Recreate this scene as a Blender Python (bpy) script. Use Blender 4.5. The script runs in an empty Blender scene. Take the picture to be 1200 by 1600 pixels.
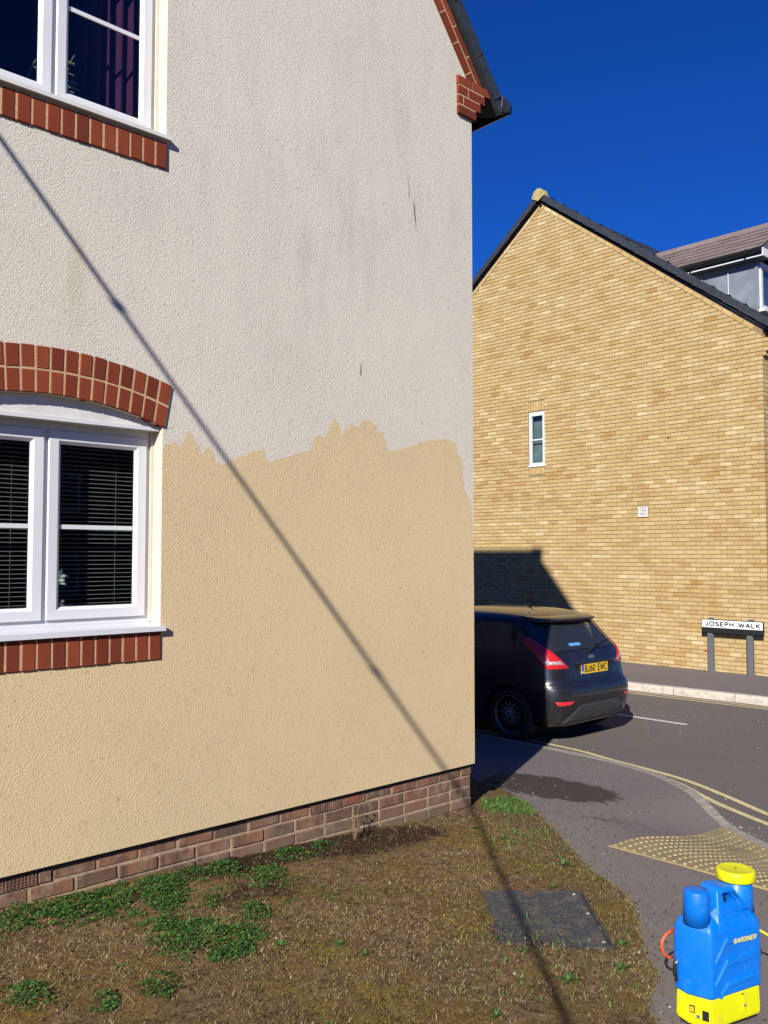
import bpy, bmesh, math, random
import numpy as np
from mathutils import Vector, Matrix, noise
from mathutils.geometry import tessellate_polygon
random.seed(7); rng = np.random.default_rng(7)
S = bpy.context.scene
C = S.collection

# ---------------------------------------------------------------- camera, sky, sun, exposure
EYE = 1.70
cd = bpy.data.cameras.new('camera'); cam = bpy.data.objects.new('camera', cd); C.objects.link(cam)
cd.sensor_fit = 'VERTICAL'; cd.sensor_height = 36; cd.lens = 36*1380/1600
cd.clip_start = .05; cd.clip_end = 3000
cam.location = (0, 0, EYE)
pitch = math.atan(68/1380)
fwd = Vector((.68118*math.cos(pitch), .73212*math.cos(pitch), math.sin(pitch)))
cam.rotation_euler = fwd.to_track_quat('-Z', 'Y').to_euler()
S.camera = cam
SUN = Vector((1, .54, -.60)).normalized()
sd = bpy.data.lights.new('sun', 'SUN'); sun = bpy.data.objects.new('sun', sd); C.objects.link(sun)
sd.energy = 4.6; sd.angle = math.radians(.5); sd.color = (1, .955, .87)
sun.rotation_euler = SUN.to_track_quat('-Z', 'Y').to_euler(); sun.location = (-20, -10, 20)
W = bpy.data.worlds.new('World'); S.world = W; W.use_nodes = True
nt = W.node_tree; nt.nodes.clear()
sky = nt.nodes.new('ShaderNodeTexSky'); sky.sky_type = 'NISHITA'; sky.sun_disc = False
sky.sun_elevation = math.asin(-SUN.z); sky.sun_rotation = math.atan2(-SUN.x, -SUN.y) % (2*math.pi)
sky.air_density = 1.0; sky.dust_density = .15; sky.ozone_density = 3.5; sky.altitude = 300
bg = nt.nodes.new('ShaderNodeBackground'); bg.inputs[1].default_value = .05
hs = nt.nodes.new('ShaderNodeHueSaturation'); hs.inputs['Saturation'].default_value = 1.2
wo = nt.nodes.new('ShaderNodeOutputWorld')
mm = nt.nodes.new('ShaderNodeVectorMath'); mm.operation = 'MULTIPLY'; mm.inputs[1].default_value = (.14, .50, 1.22)   # deep polarised-looking blue
nt.links.new(sky.outputs[0], hs.inputs['Color']); nt.links.new(hs.outputs[0], mm.inputs[0]); nt.links.new(mm.outputs[0], bg.inputs[0]); nt.links.new(bg.outputs[0], wo.inputs[0])
S.view_settings.view_transform = 'Standard'; S.view_settings.look = 'None'
S.view_settings.exposure = .75; S.view_settings.gamma = 1; S.view_settings.use_curve_mapping = False

# ---------------------------------------------------------------- node materials
class NT:
    def __init__(s, name):
        s.m = bpy.data.materials.new(name); s.m.use_nodes = True
        s.t = s.m.node_tree; s.n = s.t.nodes; s.b = s.n['Principled BSDF']
        s.pos = s.n.new('ShaderNodeNewGeometry').outputs['Position']
    def link(s, a, b): s.t.links.new(a, b)
    def set(s, **k):
        for a, v in k.items():
            i = s.b.inputs[a.replace('_', ' ')]
            if hasattr(v, 'is_output') or isinstance(v, bpy.types.NodeSocket): s.link(v, i)
            else: i.default_value = (*v, 1) if isinstance(v, tuple) and len(v) == 3 else v
        return s
    def noise(s, scale, detail=3, rough=.55, vec=None, stretch=None, dist=0):
        n = s.n.new('ShaderNodeTexNoise'); n.inputs['Scale'].default_value = scale
        n.inputs['Detail'].default_value = detail; n.inputs['Roughness'].default_value = rough
        n.inputs['Distortion'].default_value = dist
        v = vec or s.pos
        if stretch:
            m = s.n.new('ShaderNodeVectorMath'); m.operation = 'MULTIPLY'; m.inputs[1].default_value = stretch
            s.link(v, m.inputs[0]); v = m.outputs[0]
        s.link(v, n.inputs['Vector']); return n.outputs['Fac']
    def voro(s, scale, feature='F1', vec=None):
        n = s.n.new('ShaderNodeTexVoronoi'); n.inputs['Scale'].default_value = scale; n.feature = feature
        s.link(vec or s.pos, n.inputs['Vector']); return n.outputs['Distance']
    def ramp(s, fac, stops, interp='LINEAR'):
        r = s.n.new('ShaderNodeValToRGB'); e = r.color_ramp.elements; r.color_ramp.interpolation = interp
        while len(e) < len(stops): e.new(.5)
        for i, (p, c) in enumerate(stops):
            e[i].position = p; e[i].color = (*c, 1) if isinstance(c, tuple) else (c, c, c, 1)
        s.link(fac, r.inputs[0]); return r.outputs[0]
    def mix(s, fac, a, b, mode='MIX'):
        m = s.n.new('ShaderNodeMix'); m.data_type = 'RGBA'; m.blend_type = mode
        for v, i in ((fac, 0), (a, 6), (b, 7)):
            if isinstance(v, bpy.types.NodeSocket): s.link(v, m.inputs[i])
            else: m.inputs[i].default_value = (*v, 1) if isinstance(v, tuple) else v
        return m.outputs[2]
    def math(s, op, a, b=0., c=0., clamp=False):
        m = s.n.new('ShaderNodeMath'); m.operation = op; m.use_clamp = clamp
        for i, v in enumerate((a, b, c)):
            if isinstance(v, bpy.types.NodeSocket): s.link(v, m.inputs[i])
            else: m.inputs[i].default_value = v
        return m.outputs[0]
    def rand(s):
        g = s.n.new('ShaderNodeNewGeometry').outputs['Random Per Island']
        o = s.n.new('ShaderNodeObjectInfo').outputs['Random']
        return s.math('FRACT', s.math('ADD', g, o))
    def bump(s, h, strength=.5, distance=.005):
        b = s.n.new('ShaderNodeBump'); b.inputs['Strength'].default_value = strength; b.inputs['Distance'].default_value = distance
        s.link(h, b.inputs['Height']); s.link(b.outputs[0], s.b.inputs['Normal']); return s
    def xyz(s):
        x = s.n.new('ShaderNodeSeparateXYZ'); s.link(s.pos, x.inputs[0]); return x.outputs

def plain(name, col, rough=.5, var=.12, scale=25, bump=0, metal=0, coat=0, spec=.5):
    k = NT(name)
    d = tuple(c*(1-var) for c in col); l = tuple(min(1, c*(1+var)) for c in col)
    k.set(Base_Color=k.ramp(k.noise(scale, 4), [(.3, d), (.7, l)]), Roughness=rough, Metallic=metal)
    k.b.inputs['Coat Weight'].default_value = coat; k.b.inputs['Specular IOR Level'].default_value = spec
    if bump: k.bump(k.noise(scale*8, 3), .4, bump)
    return k.m

def render_coat(name, col, stains):
    k = NT(name)
    n1 = k.noise(.9, 4, .6); c = k.ramp(n1, [(.3, tuple(v*.94 for v in col)), (.7, tuple(min(1, v*1.03) for v in col))])
    # granular dash: pits and worm-like ridges
    w = k.noise(125, 4, .65, dist=.7); v = k.voro(95)
    pits = k.ramp(k.noise(60, 2, .5, dist=1.5), [(.30, .72), (.40, 1.)])
    c = k.mix(1., c, pits, 'MULTIPLY')
    if stains:
        x, y, z = k.xyz()
        def blob(cx, cz, sx, sz):
            a = k.math('POWER', k.math('DIVIDE', k.math('SUBTRACT', x, cx), sx), 2.)
            b = k.math('POWER', k.math('DIVIDE', k.math('SUBTRACT', z, cz), sz), 2.)
            return k.math('SUBTRACT', 1., k.math('ADD', a, b), clamp=True)
        st = k.noise(3.2, 5, .7, stretch=(2.2, 1, .55))
        tot = k.math('ADD', k.math('MULTIPLY', blob(3.5, 3.75, .55, .8), .75), k.math('MULTIPLY', blob(2.7, 3.6, .9, 1.1), .35))
        tot = k.math('ADD', tot, k.math('MULTIPLY', blob(4.3, 4.4, .5, .9), .35)); tot = k.math('ADD', tot, k.math('MULTIPLY', k.ramp(z, [(0., 0.), (1., 1.)]), .0)); tot = k.math('ADD', tot, k.math('MULTIPLY', k.math('SUBTRACT', z, 3.4, clamp=True), .35))
        fac = k.math('MULTIPLY', tot, k.ramp(st, [(.42, 0.), (.75, 1.)]))
        c = k.mix(k.math('MULTIPLY', fac, .42, clamp=True), c, (.30, .29, .27))
        yel = k.math('MULTIPLY', blob(1.85, 3.1, .06, .35), .5)
        c = k.mix(k.math('MULTIPLY', yel, k.noise(9, 3)), c, (.42, .33, .16))
        def crack(cx, cz, sx, sz, lean):
            xx = k.math('SUBTRACT', k.math('SUBTRACT', x, cx), k.math('MULTIPLY', k.math('SUBTRACT', z, cz), lean))
            xx = k.math('ADD', xx, k.math('MULTIPLY', k.math('SUBTRACT', k.noise(18, 2), .5), .03))
            a = k.math('POWER', k.math('DIVIDE', xx, sx), 2.); b = k.math('POWER', k.math('DIVIDE', k.math('SUBTRACT', z, cz), sz), 2.)
            return k.math('SUBTRACT', 1., k.math('ADD', a, b), clamp=True)
        cr = k.math('ADD', crack(4.245, 4.06, .010, .11, -.12), k.math('MULTIPLY', crack(4.19, 4.22, .008, .12, -.1), .6))
        cr = k.math('ADD', cr, crack(3.75, 2.90, .009, .05, 0))
        c = k.mix(k.math('MULTIPLY', cr, 1.3, clamp=True), c, (.16, .14, .11))
    h = k.math('ADD', k.math('MULTIPLY', w, 1.), k.math('MULTIPLY', v, .35))
    k.set(Base_Color=c, Roughness=.93); k.b.inputs['Specular IOR Level'].default_value = .2
    k.bump(h, .55, .0062)
    return k.m

def brick_mat(name, stops, grime=(.06, .05, .04), gr=.25, cluster=1.4, bump=.002, soot=None, smear=None):
    k = NT(name)
    r = k.math('ADD', k.math('MULTIPLY', k.rand(), .72), k.math('MULTIPLY', k.noise(cluster, 3, .6), .42))
    c = k.ramp(k.math('SUBTRACT', r, .07), stops)
    c = k.mix(k.math('MULTIPLY', k.ramp(k.noise(38, 4, .7), [(.45, 0.), (.8, 1.)]), gr), c, grime)
    c = k.mix(.5, c, k.ramp(k.noise(9, 4, .6), [(.25, .78), (.75, 1.1)]), 'MULTIPLY')
    if soot:
        c = k.mix(k.math('MULTIPLY', k.ramp(k.noise(5.5, 5, .75, stretch=(1.8, 1, .6)), [(.42, 0.), (.66, 1.)]), .8), c, soot)
    if smear:
        c = k.mix(k.ramp(k.noise(8, 6, .8, stretch=(1, 1, .8)), [(.50, 0.), (.64, .75)]), c, smear)
        zz_ = k.math('ADD', k.xyz()[2], k.math('MULTIPLY', k.math('SUBTRACT', k.noise(5, 4, .7), .5), .16))
        c = k.mix(k.ramp(zz_, [(.0, .7), (.07, 0.)]), c, (.16, .115, .075))
    k.set(Base_Color=c, Roughness=.88); k.b.inputs['Specular IOR Level'].default_value = .25
    k.bump(k.noise(140, 4, .7), .5, bump); return k.m

M = {}
M['cream'] = render_coat('cream_render', (.60, .555, .47), True)
M['tan'] = render_coat('tan_paint_on_render', (.60, .465, .27), False)
M['red_brick'] = brick_mat('red_brick', [(.1, (.125, .022, .010)), (.5, (.185, .033, .013)), (.9, (.235, .050, .020))], gr=.22)
M['red_mortar'] = plain('sandy_mortar', (.46, .30, .16), .95, .2, 60, .002)
M['plinth_brick'] = brick_mat('plinth_brick', [(.1, (.10, .065, .048)), (.35, (.20, .10, .06)), (.55, (.25, .115, .065)), (.75, (.19, .115, .08)), (.9, (.33, .08, .038))], gr=.35, cluster=3.5, soot=(.05, .04, .035), smear=(.27, .19, .13))
_pm = M['plinth_brick'].node_tree
M['plinth_mortar'] = plain('grey_mortar', (.33, .235, .15), .95, .3, 30, .003)
M['buff_brick'] = brick_mat('buff_brick', [(.08, (.52, .42, .25)), (.22, (.45, .33, .165)), (.5, (.42, .30, .14)), (.75, (.40, .28, .125)), (.86, (.36, .225, .085)), (.95, (.33, .175, .055))], grime=(.16, .11, .05), gr=.3, cluster=1.1)
M['buff_mortar'] = plain('buff_mortar', (.22, .155, .085), .95, .15, 20, .002)
M['upvc'] = plain('white_upvc', (.60, .60, .62), .32, .02, 5)
M['upvc_grey'] = plain('weathered_upvc', (.60, .59, .56), .5, .08, 12)
M['reveal'] = plain('cream_reveal', (.55, .49, .40), .8, .08, 14, .001)
M['dark_tile'] = plain('dark_slate_tile', (.030, .034, .040), .42, .25, 16, .001)
M['black'] = plain('black_plastic', (.012, .012, .014), .4, .2, 20)
M['black_void'] = plain('dark_soffit', (.006, .006, .007), 1., .1, 20, spec=0)
M['grey_plastic'] = plain('grey_plastic', (.10, .11, .12), .45, .1, 10)
M['lead'] = plain('lead_sheet', (.20, .225, .26), .42, .22, 4, .001, metal=.3)
M['brown_tile'] = brick_mat('brown_roof_tile', [(.1, (.135, .105, .105)), (.5, (.165, .125, .12)), (.9, (.19, .15, .14))], gr=.15, cluster=.8)
M['lichen'] = plain('lichened_ridge_tile', (.33, .27, .11), .9, .4, 22, .003)
M['rubber'] = plain('tyre_rubber', (.012, .012, .012), .8, .2, 30)
M['rim'] = plain('wheel_cover', (.22, .22, .24), .35, .1, 10, metal=.6)
M['sign_white'] = plain('sign_white', (.80, .80, .78), .45, .02, 8)
M['sign_black'] = plain('sign_black', (.010, .010, .012), .5, .1, 8)
M['post'] = plain('grey_post', (.085, .095, .11), .6, .15, 30)
M['kerb'] = plain('concrete_kerb', (.42, .375, .32), .9, .22, 16, .003)
M['kerb_dirty'] = plain('worn_kerb', (.25, .22, .19), .95, .3, 22, .004)
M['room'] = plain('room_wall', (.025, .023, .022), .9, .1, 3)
M['slat'] = plain('blind_slat', (.30, .30, .29), .5, .05, 5)
M['curtain'] = plain('plum_curtain', (.075, .008, .05), .9, .2, 9)
M['petal'] = plain('white_petal', (.75, .78, .74), .6, .05, 30)
M['stem'] = plain('plant_green', (.06, .15, .03), .6, .2, 30)
M['red_mark'] = plain('red_paint_mark', (.35, .04, .02), .8, .1, 30)

def glass_mat(name, tint, base=.05, rough=.0):
    k = NT(name); n = k.n
    tr = n.new('ShaderNodeBsdfTransparent'); tr.inputs[0].default_value = (*tint, 1)
    gl = n.new('ShaderNodeBsdfGlossy'); gl.inputs['Roughness'].default_value = rough; gl.inputs[0].default_value = (1, 1, 1, 1)
    geo = n.new('ShaderNodeNewGeometry'); dt = n.new('ShaderNodeVectorMath'); dt.operation = 'DOT_PRODUCT'
    k.link(geo.outputs['Incoming'], dt.inputs[0]); k.link(geo.outputs['Normal'], dt.inputs[1])
    s5 = k.math('POWER', k.math('SUBTRACT', 1., k.math('ABSOLUTE', dt.outputs['Value']), clamp=True), 5.)
    f = k.math('ADD', k.math('MULTIPLY', s5, .92), .035+base*.12, clamp=True)      # Schlick, the same from both sides
    mx = n.new('ShaderNodeMixShader'); k.link(f, mx.inputs[0]); k.link(tr.outputs[0], mx.inputs[1]); k.link(gl.outputs[0], mx.inputs[2])
    k.link(mx.outputs[0], n['Material Output'].inputs[0]); return k.m
M['glass'] = glass_mat('window_glass', (.8, .84, .84))
M['car_glass'] = glass_mat('tinted_car_glass', (.34, .40, .44), .35, .03)
_n = M['car_glass'].node_tree; _d = _n.nodes.new('ShaderNodeBsdfDiffuse'); _d.inputs[0].default_value = (.35, .38, .42, 1); _m = _n.nodes.new('ShaderNodeMixShader'); _m.inputs[0].default_value = .05
_o = _n.nodes['Material Output']; _s = _o.inputs[0].links[0].from_socket; _n.links.new(_s, _m.inputs[1]); _n.links.new(_d.outputs[0], _m.inputs[2]); _n.links.new(_m.outputs[0], _o.inputs[0])

# ---------------------------------------------------------------- object helpers
def link(o, parent=None):
    C.objects.link(o)
    if parent: o.parent = parent
    return o
def tag(o, label=None, cat=None, group=None, kind=None):
    for k_, v in (('label', label), ('category', cat), ('group', group), ('kind', kind)):
        if v: o[k_] = v
    return o
def empty(name, loc=(0, 0, 0), rz=0):
    o = bpy.data.objects.new(name, None); o.empty_display_size = .1; o.location = loc; o.rotation_euler[2] = rz
    return link(o)
class MB:
    def __init__(s): s.v = []; s.f = []; s.mi = []
    def add(s, vs, fs, mi=0):
        o = len(s.v); s.v += [tuple(v) for v in vs]; s.f += [tuple(i+o for i in f) for f in fs]; s.mi += [mi]*len(fs); return s
    def box(s, a, b, mi=0):
        (x0, y0, z0), (x1, y1, z1) = a, b
        vs = [(x, y, z) for x in (x0, x1) for y in (y0, y1) for z in (z0, z1)]
        return s.add(vs, [(0, 1, 3, 2), (4, 6, 7, 5), (0, 4, 5, 1), (2, 3, 7, 6), (0, 2, 6, 4), (1, 5, 7, 3)], mi)
    def prism(s, pts, ext, mi=0):
        """closed polygon pts (3D) pushed along ext"""
        n = len(pts); e = Vector(ext); p = [Vector(q) for q in pts]; q = [v+e for v in p]
        fs = [tuple(range(n-1, -1, -1)), tuple(range(n, 2*n))] + [(i, (i+1) % n, n+(i+1) % n, n+i) for i in range(n)]
        return s.add(p+q, fs, mi)
    def tube(s, pts, r, seg=8, mi=0, caps=True):
        pts = [Vector(p) for p in pts]; vs = []; fs = []
        if not isinstance(r, (list, tuple)): r = [r]*len(pts)
        t0 = (pts[1]-pts[0]).normalized(); up = Vector((0, 0, 1)) if abs(t0.z) < .9 else Vector((1, 0, 0))
        a = t0.cross(up).normalized()
        for i, p in enumerate(pts):
            t = (pts[min(i+1, len(pts)-1)]-pts[max(i-1, 0)]).normalized()
            a = (a-t*a.dot(t)).normalized(); b = t.cross(a)
            for k_ in range(seg):
                an = 2*math.pi*k_/seg; vs.append(p+a*math.cos(an)*r[i]+b*math.sin(an)*r[i])
        for i in range(len(pts)-1):
            for k_ in range(seg):
                k2 = (k_+1) % seg; fs.append((i*seg+k_, i*seg+k2, (i+1)*seg+k2, (i+1)*seg+k_))
        if caps: fs += [tuple(range(seg-1, -1, -1)), tuple(range((len(pts)-1)*seg, len(pts)*seg))]
        return s.add(vs, fs, mi)
    def lathe(s, prof, seg=24, M_=None, mi=0):
        """prof [(r,z)] about z"""
        vs = []; fs = []; n = len(prof)
        for r, z in prof:
            for k_ in range(seg):
                a = 2*math.pi*k_/seg; vs.append(Vector((r*math.cos(a), r*math.sin(a), z)))
        for i in range(n-1):
            for k_ in range(seg):
                k2 = (k_+1) % seg; fs.append((i*seg+k_, i*seg+k2, (i+1)*seg+k2, (i+1)*seg+k_))
        fs += [tuple(range(seg-1, -1, -1)), tuple(range((n-1)*seg, n*seg))]
        if M_: vs = [M_ @ v for v in vs]
        return s.add(vs, fs, mi)
    def mesh(s, name, mats, smooth=False):
        me = bpy.data.meshes.new(name); me.from_pydata([tuple(v) for v in s.v], [], s.f)
        for m in (mats if isinstance(mats, (list, tuple)) else [mats]): me.materials.append(m)
        if any(s.mi): me.polygons.foreach_set('material_index', s.mi)
        bm = bmesh.new(); bm.from_mesh(me); bmesh.ops.recalc_face_normals(bm, faces=bm.faces); bm.to_mesh(me); bm.free()
        if smooth: me.shade_smooth()
        return me
    def build(s, name, mats, parent=None, smooth=False, bevel=0, seg=2, weld=False):
        o = bpy.data.objects.new(name, s.mesh(name, mats, smooth)); link(o, parent)
        if bevel:
            b = o.modifiers.new('b', 'BEVEL'); b.width = bevel; b.segments = seg; b.limit_method = 'ANGLE'; b.angle_limit = math.radians(35)
            o.data.shade_smooth()
            o.modifiers.new('w', 'WEIGHTED_NORMAL').keep_sharp = True
        return o
def clip(poly, nx, ny, c):
    """keep nx*x+ny*y<=c"""
    out = []
    for i, a in enumerate(poly):
        b = poly[(i+1) % len(poly)]; da = nx*a[0]+ny*a[1]-c; db = nx*b[0]+ny*b[1]-c
        if da <= 0: out.append(a)
        if da*db < 0:
            t = da/(da-db); out.append((a[0]+(b[0]-a[0])*t, a[1]+(b[1]-a[1])*t))
    return out
def inset(poly, d):
    cx = sum(p[0] for p in poly)/len(poly); cy = sum(p[1] for p in poly)/len(poly)
    o = []
    for p in poly:
        o.append((p[0]+(d if p[0] < cx else -d), p[1]+(d if p[1] < cy else -d)))
    return o
def chamfer_brick(mb, poly, back, front, to3, ch=.004):
    """poly in wall-plane coords; to3(a,b,depth)->xyz ; front face chamfered"""
    n = len(poly); P = [to3(a, b, back) for a, b in poly]; Q = [to3(a, b, front-ch*.8) for a, b in poly]; R = [to3(a, b, front) for a, b in inset(poly, ch)]
    fs = [(i, (i+1) % n, n+(i+1) % n, n+i) for i in range(n)] + [(n+i, n+(i+1) % n, 2*n+(i+1) % n, 2*n+i) for i in range(n)] + [tuple(range(2*n, 3*n))]
    mb.add(P+Q+R, fs)
_bc = {}
def brick_obj(parent, mat, key, poly, back, front, to3, name='brick', ch=.004):
    """a single brick object; equal (key) bricks share their mesh"""
    cx, cy = poly[0]
    if key is None or key not in _bc:
        mb = MB(); chamfer_brick(mb, [(a-cx, b-cy) for a, b in poly], back, front, lambda a, b, d: tuple(Vector(to3(a, b, d))-Vector(to3(0, 0, 0))), ch)
        me = mb.mesh(name, mat)
        if key is not None: _bc[key] = me
    else: me = _bc[key]
    o = bpy.data.objects.new(name, me); o.location = to3(cx, cy, 0); return link(o, parent)
def rect(x0, y0, x1, y1): return [(x0, y0), (x1, y0), (x1, y1), (x0, y1)]
def face_with_holes(outer, holes, to3):
    loops = [[Vector((a, b, 0)) for a, b in lp] for lp in [outer]+holes]
    tris = tessellate_polygon(loops); flat = [p for lp in loops for p in lp]
    return [to3(p.x, p.y) for p in flat], [tuple(t) for t in tris]
def arc(cx, cy, rx, ry, a0, a1, n=8): return [(cx+rx*math.cos(math.radians(a0+(a1-a0)*i/n)), cy+ry*math.sin(math.radians(a0+(a1-a0)*i/n))) for i in range(n+1)]
GL = {'J': (.48, [[(.40, 1), (.40, .24)]+arc(.21, .22, .19, .22, 0, -165)]), 'O': (.72, [arc(.36, .5, .34, .5, 90, 450, 20)]), 'S': (.56, [arc(.29, .74, .25, .26, 25, 250, 10)+arc(.29, .26, .26, .26, 70, -160, 10)]),
      'E': (.50, [[(.48, 1), (.03, 1), (.03, 0), (.48, 0)], [(.03, .52), (.42, .52)]]), 'P': (.54, [[(.03, 0), (.03, 1), (.28, 1)]+arc(.28, .74, .23, .26, 90, -90)+[(.03, .48)]]), 'H': (.60, [[(.03, 0), (.03, 1)], [(.57, 0), (.57, 1)], [(.03, .52), (.57, .52)]]),
      'W': (.88, [[(.0, 1), (.22, 0), (.44, .92), (.66, 0), (.88, 1)]]), 'A': (.66, [[(0, 0), (.33, 1), (.66, 0)], [(.13, .33), (.53, .33)]]), 'L': (.46, [[(.03, 1), (.03, 0), (.46, 0)]]), 'K': (.58, [[(.03, 0), (.03, 1)], [(.56, 1), (.05, .42)], [(.2, .6), (.58, 0)]]),
      'B': (.54, [[(.03, 0), (.03, 1), (.28, 1)]+arc(.28, .76, .2, .24, 90, -90)+[(.03, .52)], [(.28, .52)]+arc(.28, .26, .24, .26, 90, -90)+[(.03, 0)]]), '6': (.50, [arc(.25, .28, .23, .28, 0, 360, 16), arc(.52, .36, .50, .62, 180, 105, 6)]), '0': (.50, [arc(.25, .5, .23, .5, 90, 450, 18)]),
      'C': (.54, [arc(.29, .5, .27, .5, 45, 315, 14)]), 'G': (.62, [arc(.32, .5, .30, .5, 45, 320, 14)+[(.58, .48), (.34, .48)]]), 'R': (.56, [[(.03, 0), (.03, 1), (.28, 1)]+arc(.28, .75, .22, .25, 90, -90)+[(.03, .5)], [(.28, .5), (.55, 0)]]), 'D': (.58, [[(.03, 0), (.03, 1), (.22, 1)]+arc(.22, .5, .34, .5, 90, -90)+[(.03, 0)]]),
      'I': (.08, [[(.04, 0), (.04, 1)]]), 'N': (.60, [[(.03, 0), (.03, 1), (.57, 0), (.57, 1)]]), '1': (.24, [[(.02, .8), (.2, 1), (.2, 0)]]), '2': (.50, [arc(.25, .74, .22, .26, 160, -35, 8)+[(.02, 0), (.5, 0)]]), '5': (.5, [[(.46, 1), (.08, 1), (.05, .56)]+arc(.24, .32, .25, .32, 110, -150, 8)]), '.': (.1, [[(.04, 0), (.06, .02)]]), ' ': (.34, [])}
def text_mesh(txt, width, height, mat, parent, name, mw, th=.13, ext=.0006, gap=.17, shear=0):
    """raised stroke lettering, centred; width and height in metres, th = stroke width over height"""
    tot = sum(GL[c][0] for c in txt)+gap*(len(txt)-1); sx = width/tot; mb = MB(); x = -tot/2; h = height; hw = th*h/2; n = 0
    for ch in txt:
        w, strokes = GL[ch]
        for st in strokes:
            P = [Vector(((x+a)*sx+shear*(b-.5)*h, (b-.5)*(h-2*hw), 0)) for a, b in st]
            for i in range(len(P)-1):
                d = P[i+1]-P[i]
                if d.length < 1e-6: continue
                d.normalize(); q = Vector((-d.y, d.x, 0))*hw; e_ = d*hw*.35; z = ext*(.55+.45*((n*7) % 11)/11); n += 1
                a_, b_ = P[i]-e_, P[i+1]+e_
                mb.prism([a_+q, a_-q, b_-q, b_+q], (0, 0, z))
        x += w+gap
    for i, v in enumerate(mb.v): mb.v[i] = tuple(mw @ Vector(v))
    return mb.build(name, mat, parent)

# ---------------------------------------------------------------- ground
YA = 4.25                      # rendered gable wall plane (faces -y)
def sst(a, b, x):
    t = min(1, max(0, (x-a)/(b-a))); return t*t*(3-2*t)
KP = [(7.68, 40), (7.68, 14), (7.68, 9), (7.68, 7), (7.68, 5.7), (7.62, 4.95), (7.45, 4.46), (7.25, 4.14), (6.91, 3.70), (6.52, 3.24), (6.28, 2.80), (6.10, 2.2), (6.0, 1.2), (5.95, -1), (5.95, -5), (5.95, -25)]
def catmull(P, n):
    out = []
    for i in range(len(P)-1):
        p0 = P[max(i-1, 0)]; p1 = P[i]; p2 = P[i+1]; p3 = P[min(i+2, len(P)-1)]
        L_ = math.dist(p1, p2); m = max(2, int(L_/n))
        for k_ in range(m):
            t = k_/m
            out.append(tuple(.5*((2*p1[j])+(-p0[j]+p2[j])*t+(2*p0[j]-5*p1[j]+4*p2[j]-p3[j])*t*t+(-p0[j]+3*p1[j]-3*p2[j]+p3[j])*t**3) for j in range(2)))
    out.append(P[-1]); return out
K = catmull(KP, .12)
Kn = np.array(K)
def kdist(x, y):
    return float(np.min(np.hypot(Kn[:, 0]-x, Kn[:, 1]-y)))
def pz(x, y):
    b = .13-.054*min(max(x, -6), 6)-.085*min(max(x-6, 0), 1.68)
    w = (1-sst(3.2, 3.9, y))*sst(.4, 1.4, y)
    if w > 0: b += (-.358-b)*w*(1-sst(0, 1.25, kdist(x, y)))
    return b
k = NT('grass_ground'); k.set(Base_Color=k.ramp(k.noise(3, 6, .7), [(.3, (.05, .06, .02)), (.7, (.11, .09, .045))]), Roughness=1); M['ground'] = k.m
def asphalt(name, a, b, wet=False):
    k = NT(name)
    c = k.ramp(k.noise(1.1, 5, .65), [(.3, tuple(v*.9 for v in a)), (.7, tuple(v*1.08 for v in a))])
    c = k.mix(k.ramp(k.noise(150, 3, .8), [(.45, 0.), (.72, 1.)]), c, b)
    c = k.mix(k.ramp(k.voro(110), [(.0, .55), (.12, 0.)]), c, tuple(min(1, v*2.4) for v in a))
    c = k.mix(k.ramp(k.noise(240, 2), [(.30, .6), (.42, 0.)]), c, tuple(v*.45 for v in a))
    c = k.mix(k.ramp(k.noise(34, 5, .8), [(.35, .35), (.55, 0.)]), c, tuple(v*.6 for v in a))
    c = k.mix(k.ramp(k.noise(70, 4, .85), [(.60, 0.), (.75, .55)]), c, tuple(min(1, v*1.7) for v in a))
    c = k.mix(k.ramp(k.noise(.55, 4, .7), [(.52, 0.), (.60, .22)]), c, tuple(v*.62 for v in a))
    rgh = .92
    if wet:
        x, y, z = k.xyz()
        def rot(cx, cy, ux, uy, sx, sy):
            dx = k.math('SUBTRACT', x, cx); dy = k.math('SUBTRACT', y, cy)
            a_ = k.math('DIVIDE', k.math('ADD', k.math('MULTIPLY', dx, ux), k.math('MULTIPLY', dy, uy)), sx)
            b_ = k.math('DIVIDE', k.math('SUBTRACT', k.math('MULTIPLY', dy, ux), k.math('MULTIPLY', dx, uy)), sy)
            return k.math('SUBTRACT', 1., k.math('SQRT', k.math('ADD', k.math('MULTIPLY', a_, a_), k.math('MULTIPLY', b_, b_))))
        body = rot(6.0, 4.46, .05, -1., .62, .42)
        edge = k.math('MULTIPLY', k.math('SUBTRACT', k.noise(9, 5, .75, stretch=(1.6, .7, 1)), .5), .9)
        f1 = k.ramp(k.math('ADD', body, edge), [(.02, 0.), (.07, 1.)])
        drops = k.math('ADD', rot(5.55, 3.55, .6, -.8, .75, .33), k.math('MULTIPLY', k.math('SUBTRACT', k.noise(22, 3, .7, stretch=(1.6, .7, 1)), .68), 5.))
        f2 = k.ramp(drops, [(.1, 0.), (.22, 1.)])
        f = k.math('MAXIMUM', f1, k.math('MULTIPLY', f2, .85))
        c = k.mix(f, c, k.mix(k.noise(130, 2), (.038, .028, .024), (.07, .052, .044)))
        rgh = k.math('SUBTRACT', .92, k.math('MULTIPLY', f, .25))
    k.set(Base_Color=c, Roughness=rgh); k.b.inputs['Specular IOR Level'].default_value = .3
    k.bump(k.noise(170, 3, .8), .6, .004); return k.m
M['road'] = asphalt('road_asphalt', (.124, .106, .094), (.185, .162, .146))
M['path'] = asphalt('footpath_asphalt', (.168, .143, .128), (.235, .205, .182), wet=True)
M['path2'] = asphalt('far_footpath_asphalt', (.155, .132, .126), (.195, .17, .16))
def sheet(name, pts, z, mat):
    return tag(MB().add([(x, y, z) for x, y in pts], [tuple(range(len(pts)))]).build(name, mat), kind='structure')
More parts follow.
